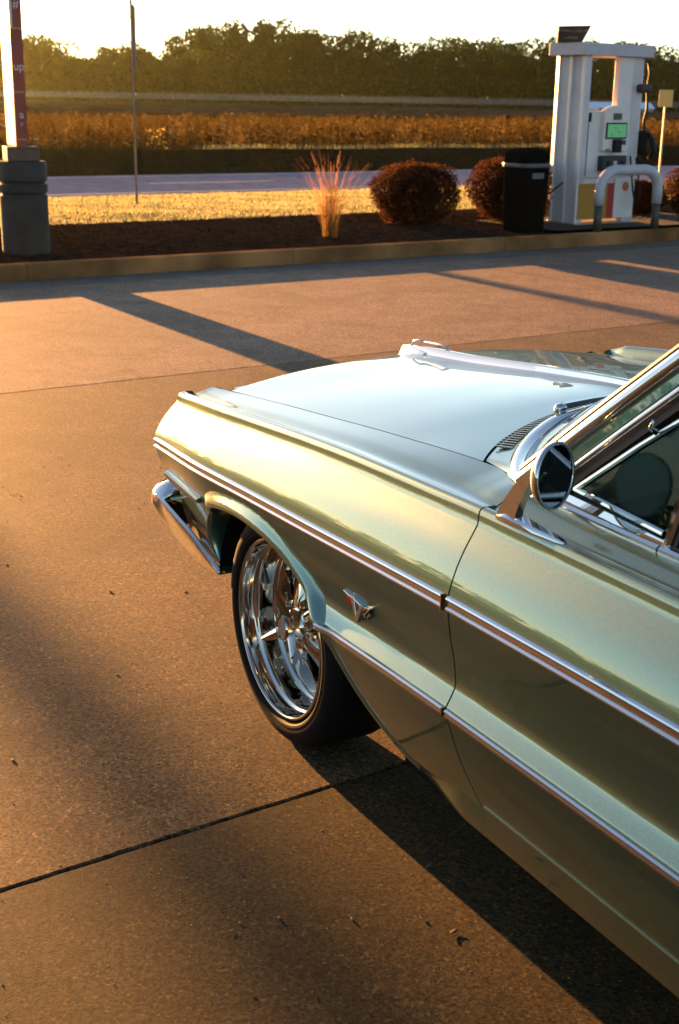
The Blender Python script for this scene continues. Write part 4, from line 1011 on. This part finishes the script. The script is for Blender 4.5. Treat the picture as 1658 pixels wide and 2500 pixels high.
for side in (1, -1):
    for k in range(3): MB().lathe([(0, 0), (.055, 0), (.05, -.02), (.0, -.03)], 24, axis='y').build('tail_lamp', mat('tail_red', (.4, .01, .01), .2), car, smooth=True).matrix_local = Matrix.Translation((-4.462, side * (.35 + k * .17), .70)) @ Matrix.Rotation(R(90), 4, 'Z')
MB().loft([[(-4.52 + .06 * (abs(v)) ** 3, v, .40), (-4.56 + .06 * abs(v) ** 3, v, .46), (-4.54 + .06 * abs(v) ** 3, v, .54), (-4.46, v, .54), (-4.46, v, .40)] for v in np.linspace(-.98, .98, 21)]).build('rear_bumper', m_chrome, car, auto=30)
# front fascia: grille and headlamps
MB().box((.80, 0, .66), (.04, 1.72, .24)).build('grille_backing', m_under, car)
for k in range(7): MB().box((.825, 0, .575 + k * .032), (.012, 1.06, .008)).build('grille_bar', m_chrome, car)
for side in (1, -1):
    for v in (.62, .81):
        lamp = MB().lathe([(.085, 0), (.09, .012), (.078, .018), (.06, .03), (.0, .038)], 28, axis='y').build('headlamp', m_lens, car, smooth=True)
        lamp.matrix_local = Matrix.Translation((.815, side * v, .70)) @ Matrix.Rotation(R(-90), 4, 'Z')
rings = []
for v in np.linspace(-.70, .70, 31):
    du = -.10 * (abs(v) / .9) ** 2
    rings.append([(.885 + du, v, .842 - .02 * abs(v)), (.895 + du, v, .825 - .02 * abs(v)), (.88 + du, v, .79 - .02 * abs(v)), (.80 + du, v, .79 - .02 * abs(v)), (.80 + du, v, .835 - .02 * abs(v))])
MB().loft(rings).build('header_bar', m_chromeb, car, auto=35)
MB().box((.74, 0, .44), (.08, 1.76, .18)).build('front_valance', m_paint, car, bevel=.02)
for side in (1, -1):
    cv, cz = column(.835); r1 = []; r2 = []; r3 = []
    for v, z in zip(cv, cz):
        if z > .56: uu = float(ufront(z)); zz = z; r1.append((uu - .004, side * (v - .002), zz - .002)); r2.append((uu + .004, side * (v - .030), zz - .008)); r3.append((.800, side * min(v - .05, .86), min(z, .80)))
    MB().loft([r1, r2, r3], False, False).build('headlamp_surround', m_paint, car, smooth=True)
# bright cap where the lower fender meets the bumper
mb = MB(); rings = []
for t in np.linspace(0, 1, 12):
    u = .800 - .27 * t; z = .583 - .018 * t; w = .010 + .010 * math.sin(math.pi * min(1, t * 1.2))
    v = .953 + .004 * t
    rings.append([(u, v - .03, z), (u, v - .004, z + .001), (u, v + .007, z - .003), (u, v + .007, z - .004 - w * .8), (u, v - .006, z - .010 - w * .6), (u, v - .03, z - .012)])
mb.loft(rings).build('corner_cap', m_chrome, car, auto=30)
# front bumper: section swept across the front, wrapping the corner
TOP = [(.985, 0, .530), (.985, .40, .530), (.970, .70, .525), (.945, .86, .518), (.900, .945, .508), (.82, .972, .497), (.70, .975, .477), (.56, .972, .449), (.46, .968, .417), (.36, .962, .384)]
BOT = [(.960, 0, .350), (.960, .40, .350), (.945, .70, .350), (.915, .85, .358), (.875, .915, .368), (.80, .935, .372), (.70, .945, .366), (.58, .948, .348), (.47, .950, .345), (.37, .957, .371)]
def smooth3(P, n=6):
    P = np.array(P); o = []
    for i in range(len(P) - 1):
        p0, p1, p2, p3 = P[max(i - 1, 0)], P[i], P[i + 1], P[min(i + 2, len(P) - 1)]
        for k in range(n):
            t = k / n; o.append(.5 * ((2 * p1) + (-p0 + p2) * t + (2 * p0 - 5 * p1 + 4 * p2 - p3) * t * t + (-p0 + 3 * p1 - 3 * p2 + p3) * t ** 3))
    o.append(P[-1]); return np.array(o)
TT, BB = smooth3(TOP), smooth3(BOT); rings = []
full = [(t * np.array([1, -1, 1]), b * np.array([1, -1, 1])) for t, b in zip(TT[::-1], BB[::-1])] + list(zip(TT[1:], BB[1:]))
for i, (t, b) in enumerate(full):
    i0, i1 = max(i - 1, 0), min(i + 1, len(full) - 1); tg = Vector(full[i1][0] - full[i0][0]); out = Vector((-tg.y, tg.x, 0)).normalized(); out = out if (out.x > 0 or (out.x > -.3 and out.y * t[1] > 0)) else -out
    if abs(t[1]) > .95 and out.y * t[1] < 0: out = -out
    T_, B_ = Vector(t), Vector(b); H = (T_ - B_); r = []
    fl_ = 1 - float(sstep(.78, .88, t[0])); sh = .075 * (1 - fl_ * .8); bu = 1 - fl_ * .85
    r.append(T_ - out * sh + Vector((0, 0, -.004))); r.append(T_ - out * sh * .4 + Vector((0, 0, .004))); r.append(T_ + out * .004); r.append(T_ - H * .06 + out * (.010 * bu + .004)); r.append(T_ - H * .30 + out * (.026 * bu + .003))
    r.append(T_ - H * .55 + out * (.026 * bu)); r.append(T_ - H * .8 + out * (.014 * bu - .004 * fl_)); r.append(B_ + out * .0); r.append(B_ - out * .02)
    rings.append(r)
bmp = MB().loft(rings, False, False).build('front_bumper', m_chrome, car, auto=45); md = bmp.modifiers.new('t', 'SOLIDIFY'); md.thickness = .004
MB().lathe([(0, .0), (.009, .0), (.008, .006), (0, .008)], 16, axis='y').build('bumper_bolt', m_chrome, car, smooth=True).matrix_local = Matrix.Translation((.94, .925, .418)) @ Matrix.Rotation(R(-60), 4, 'Z')

# underbody, wheel houses, black box added to stop light leaking under the hood
MB().box((-1.6, 0, .42), (4.6, 1.20, .36)).build('chassis', m_under, car)
MB().box((.35, 0, .62), (.86, 1.16, .34)).build('engine_bay_blocker', m_under, car)
for side in (1, -1):
    for uc, rr in ((0, .43), (-3.02, .41)):
        prof = []
        mb = MB(); ring1 = []; 
        rings = [[(uc + (rr + .03 * (a > 60)) * math.cos(R(a)), side * v, .30 + rr * .98 * math.sin(R(a))) for a in range(8, 173, 8)] for v in (.935, .60)]
        if uc == 0: rings = [[(min(.47, p[0]), p[1], p[2]) for p in r] for r in rings]
        mb.loft(rings, False, False); mb.build('wheel_house', m_under, car, smooth=True)
    MB().box((-1.6, side * .80, .30), (1.85, .20, .16)).build('sill_box', m_under, car)
    MB().box((-.70, side * .80, .50), (.20, .20, .60)).build('hinge_post', m_under, car)
# interior
ip = empty('interior', (0, 0, 0)); ip.parent = car
MB().box((-1.9, 0, .36), (2.3, 1.44, .05)).build('carpet', m_carpet, ip)
for side in (1, -1):
    MB().box((-1.58, side * .765, .66), (1.30, .03, .50)).build('door_card', m_vinyl, ip, bevel=.01)
rings = [[(-.56 - .30 * (abs(v) / .75) ** 2 - .0, v, .965), (-.80 - .14 * (abs(v) / .75) ** 2, v, .962), (-.93 - .07 * (abs(v) / .75) ** 2, v, .93), (-.96 - .06 * (abs(v) / .75) ** 2, v, .86), (-.90, v, .70), (-.70, v, .62)] for v in np.linspace(-.75, .75, 21)]
MB().loft(rings, False, False).build('dashboard', m_vinyl, ip, auto=40)
def rbox(nm, c, d, rx, m):
    o = MB().box((0, 0, 0), d).build(nm, m, ip); o.location = c; o.rotation_euler = (0, rx, 0)
    b = o.modifiers.new('b', 'BEVEL'); b.width = .05; b.segments = 4; o.data.polygons.foreach_set('use_smooth', [True] * len(o.data.polygons)); return o
for v in (-.36, .36):
    rbox('seat_cushion', (-1.62, v, .50), (.50, .64, .20), R(-6), m_vinyl); rbox('seat_back', (-1.92, v, .74), (.16, .64, .52), R(-14), m_vinyl)
rbox('rear_seat', (-2.65, 0, .70), (.18, 1.3, .50), R(-16), m_vinyl)
def torus(Rr, r, n=40, m=8):
    rings = [[((Rr + r * math.cos(2 * math.pi * j / m)) * math.cos(2 * math.pi * i / n), (Rr + r * math.cos(2 * math.pi * j / m)) * math.sin(2 * math.pi * i / n), r * math.sin(2 * math.pi * j / m)) for j in range(m)] for i in range(n)]
    mb = MB(); k = 0
    for rg in rings: mb.v += rg
    for i in range(n):
        for j in range(m): mb.f.append((i * m + j, i * m + (j + 1) % m, ((i + 1) % n) * m + (j + 1) % m, ((i + 1) % n) * m + j))
    return mb
sw = torus(.195, .012).build('steering_wheel', m_seal_r, ip, smooth=True); sw.location = (-1.28, .37, .90); sw.rotation_euler = (0, R(-62), 0)
sp_ = MB(); 
for a in (0, 180): sp_.box((0, .10 if a == 0 else -.10, -.01), (.03, .19, .008))
sp_.lathe([(0, -.02), (.05, -.02), (.05, .0), (0, .01)], 20); o = sp_.build('wheel_spoke', m_chrome, ip); o.location = (-1.28, .37, .90); o.rotation_euler = (0, R(-62), 0)
MB().tube([(-1.28, .37, .90), (-.95, .37, .74)], .025, 12).build('steering_column', m_vinyl, ip, smooth=True)
# wiper arms
for (u, v, s) in ((-.475, .385, 1), (-.46, -.25, 1)):
    wp = empty('wiper', (0, 0, 0)); wp.parent = car
    z = float(zw_(abs(v))) + .012
    MB().lathe([(0, .0), (.016, .0), (.017, .014), (.012, .022), (0, .024)], 20, c=(u + .018, v, z - .004)).build('wiper_hub', m_chrome, wp, smooth=True)
    MB().loft([[(u + .018 + a, v - .008, z + .012 + b) for a, b in ((-.012, -.006), (.012, -.006), (.008, .008), (-.008, .008))], [(u + .022 + a, v - .10, z + .018 + b) for a, b in ((-.010, -.005), (.010, -.005), (.007, .006), (-.007, .006))], [(u + .015 + a, v - .42, z + .03 + b) for a, b in ((-.004, -.002), (.004, -.002), (.003, .002), (-.003, .002))]]).build('wiper_arm', m_chrome, wp, auto=30)
    MB().box((u - .01, v - .36, z + .022), (.008, .40, .014)).build('wiper_blade', m_black, wp)
# door mirror
mr = empty('door_mirror', (0, 0, 0)); mr.parent = car
hc = Vector((-1.096, .905, 1.052)); nn = Vector((-.94, -.33, .06)).normalized(); q = nn.to_track_quat('Z', 'Y').to_matrix().to_4x4(); q.translation = hc
RM = .0655
MB().lathe([(0, -.034), (.020, -.032), (.042, -.026), (.058, -.016), (RM, -.004), (RM + .001, .003), (RM - .003, .006), (RM - .006, .003)], 56).build('mirror_shell', m_chrome, mr, smooth=True).matrix_local = q
MB().lathe([(0, .0015), (RM - .0055, .0015)], 56).build('mirror_glass', mat('mirror_silver', (.45, .47, .46), .01, metal=1), mr).matrix_local = q
# stem: flat blade rising from the front of the foot
mb = MB(); S = [((-.958, .905, .930), .030, .010), ((-.975, .905, .965), .026, .009), ((-1.000, .905, 1.005), .020, .008), ((-1.035, .903, 1.045), .012, .008)]
mb.loft([[Vector(c) + Vector((a * w, b * t_2, 0)) for a, b in ((-1, -1), (.9, -1), (1, 0), (.9, 1), (-1, 1))] for c, w, t_2 in S]); mb.build('mirror_stem', m_chrome, mr, auto=30)
mb = MB(); F2 = [(-.925, .010, .006), (-.935, .021, .012), (-.96, .024, .020), (-.99, .022, .016), (-1.05, .016, .013), (-1.10, .011, .011), (-1.135, .006, .008)]
mb.loft([[(u, .898 + w * a, .922 + h * b) for a, b in ((-1, 0), (-.95, .6), (-.6, 1), (.6, 1), (.95, .6), (1, 0))] for u, w, h in F2]); mb.build('mirror_foot', m_chrome, mr, auto=40)
# V emblem with crossed flags on the fender
em = empty('emblem', (0, 0, 0)); em.parent = car
vE = side_v(-.47, .57) + .001
def plate(nm, pts, m, th=.007, off=0): MB().loft([[(u, vE + off, z) for u, z in pts], [(u, vE + off + th, z) for u, z in pts]]).build(nm, m, em, bevel=.0012)
plate('emblem_v', [(-.445, .590), (-.461, .590), (-.4735, .553), (-.486, .584), (-.502, .584), (-.480, .536), (-.467, .536)], m_chrome, .010)
m_efr = mat('flag_red', (.35, .02, .015), .35)
plate('emblem_flag', [(-.413, .592), (-.442, .588), (-.444, .562), (-.418, .568)], m_efr, .007); plate('flag_edge', [(-.409, .597), (-.446, .592), (-.445, .588), (-.410, .592)], m_chrome, .010)
plate('emblem_flag', [(-.500, .584), (-.532, .590), (-.534, .566), (-.503, .558)], m_chrome, .007); plate('flag_edge', [(-.448, .596), (-.498, .588), (-.498, .583), (-.448, .590)], m_chrome, .012)
for i in range(4):
    for j in range(3):
        if (i + j) % 2: u = -.505 - i * .0072; z = .563 + j * .0075; plate('check', [(u, z), (u - .0066, z + .0006), (u - .0066, z + .0072), (u, z + .0068)], m_black, .0086)
MB().lathe([(0, 0), (.0035, 0), (.003, .004), (0, .005)], 12, axis='y', c=(-.452, vE, .6)).build('emblem_pin', m_chrome, em, smooth=True)

# wheels: deep five spoke chrome rim, three bar spinner
def wheel(parent, u, side, spin):
    w = empty('wheel', (u, side * .0, .335)); w.parent = parent
    s = side; VO = .942
    def L(prof, nm, m, n=96, smooth=True, auto=35): return MB().lathe([(r, s * y) for r, y in prof], n, axis='y').build(nm, m, w, auto=auto)
    L([(.252, VO - .012), (.262, VO + .004), (.275, VO + .011), (.292, VO + .012), (.310, VO + .006), (.325, VO - .008), (.3335, VO - .028), (.336, VO - .06), (.336, VO - .19), (.328, VO - .22), (.30, VO - .235), (.25, VO - .23)], 'tyre', m_rubber)
    L([(.262, VO + .0055), (.268, VO + .0115), (.274, VO + .0125)], 'sidewall_ring', m_rubber)
    # rim: outer flange, step, barrel, drop
    L([(.252, VO - .014), (.2555, VO - .004), (.2545, VO + .006), (.250, VO + .0085), (.2465, VO + .006), (.2450, VO - .001), (.2445, VO - .010), (.2435, VO - .034), (.2415, VO - .0385), (.2360, VO - .040), (.2335, VO - .044), (.2325, VO - .052),
       (.2305, VO - .090), (.2280, VO - .096), (.222, VO - .098), (.2195, VO - .103), (.2185, VO - .115), (.214, VO - .122), (.205, VO - .134), (.200, VO - .150), (.200, VO - .21)], 'rim', m_chromew, auto=70)
    # disc with five spokes
    sp = MB(); VH = VO - .060; L([(0, VO - .185), (.199, VO - .185)], 'dark_backing', m_under, 40)  # black disc added behind the spokes to darken the windows between them
    for k in range(5):
        a = spin + k * 2 * math.pi / 5
        rings = []
        for r, hw, y, th in ((.03, .026, VH + .000, .02), (.07, .030, VH - .006, .02), (.11, .042, VH - .022, .02), (.14, .052, VH - .036, .018), (.175, .068, VH - .048, .016), (.212, .090, VH - .052, .012)):
            ca, sa = math.cos(a), math.sin(a); ring = []
            for x, d in ((-1, -th), (-1, -.004), (-.6, .006), (0, .010), (.6, .006), (1, -.004), (1, -th)):
                ring.append((ca * r - sa * hw * x, s * (y + d), sa * r + ca * hw * x))
            rings.append(ring)
        sp.loft(rings)
    o = sp.build('spokes', m_chromew, w, auto=50)
    L([(0, VH + .012), (.040, VH + .012), (.052, VH + .004), (.060, VH - .02), (.060, VH - .05)], 'hub', m_chromew, 48)
    for k in range(5):
        a = spin + (k + .5) * 2 * math.pi / 5; 
        o = MB().lathe([(0, s * (VH + .012)), (.009, s * (VH + .010)), (.0105, s * VH), (.0105, s * (VH - .03))], 6, axis='y', c=(.073 * math.cos(a), 0, .073 * math.sin(a))).build('lug_nut', m_chromew, w)
    L([(0, VH + .052), (.026, VH + .052), (.028, VH + .057), (.033, VH + .057), (.037, VH + .050), (.037, VH + .035), (.041, VH + .018), (.046, VH + .008)], 'spinner_cap', m_chromew, 48)
    L([(0, VH + .0535), (.025, VH + .0535)], 'cap_insert', mat('cap_satin', (.5, .42, .36), .35, metal=.8), 40)
    for k in range(3):
        a = R(85) + k * 2 * math.pi / 3; ca, sa = math.cos(a), math.sin(a); rings = []
        for r, hw, y, th in ((.022, .024, VH + .036, .020), (.050, .018, VH + .046, .018), (.085, .013, VH + .060, .013), (.108, .007, VH + .070, .007)):
            rings.append([(ca * r - sa * hw * x, s * (y + d * th), sa * r + ca * hw * x) for x, d in ((-1, -.5), (-.5, .3), (0, .6), (.5, .3), (1, -.5))])
        MB().loft(rings).build('spinner_wing', m_chromew, w, auto=30)
    L([(.0, VH - .095), (.16, VH - .095), (.16, VH - .11), (0, VH - .11)], 'brake_disc', mat('brake_iron', (.05, .045, .04), .6, metal=.6), 48)
    # caliper and hub bits behind the spokes
    mb = MB()
    mb.box((s * 0 + .10, s * (VH - .085), .06), (.07, .04, .12)); mb.build('brake_caliper', mat('caliper', (.12, .09, .06), .4, metal=.8), w, bevel=.008)
    # raised tread lettering band: fine ribs
    return w
wheel(car, 0, 1, R(2)); wheel(car, 0, -1, R(10)); wheel(car, -3.02, 1, R(50)); wheel(car, -3.02, -1, R(0))

# ------------------------------------------------------------------ air
def volbox(name, x0, x1, y0, y1, z0, z1, dens, col, an, label):
    o = MB().box(((x0 + x1) / 2, (y0 + y1) / 2, (z0 + z1) / 2), (x1 - x0, y1 - y0, z1 - z0)).build(name, bpy.data.materials.new(name + '_air'))
    m = o.data.materials[0]; m.use_nodes = True; n = m.node_tree.nodes; n.remove(n['Principled BSDF'])
    v = n.new('ShaderNodeVolumePrincipled'); v.inputs['Density'].default_value = dens; v.inputs['Color'].default_value = (*col, 1); v.inputs['Anisotropy'].default_value = an
    m.node_tree.links.new(v.outputs[0], n['Material Output'].inputs['Volume']); o['kind'] = 'stuff'; o['label'] = label; return o
volbox('haze', -1600, 1600, -1600, 1600, -1.2, 24, .000075, (.80, .88, .42), .84, 'golden morning haze over the site and the field')
volbox('mist', -260, 260, 135, 214, 1.65, 2.35, .0013, (.45, .72, 1.0), 0, 'thin pale strip of ground mist between the crop and the woods')
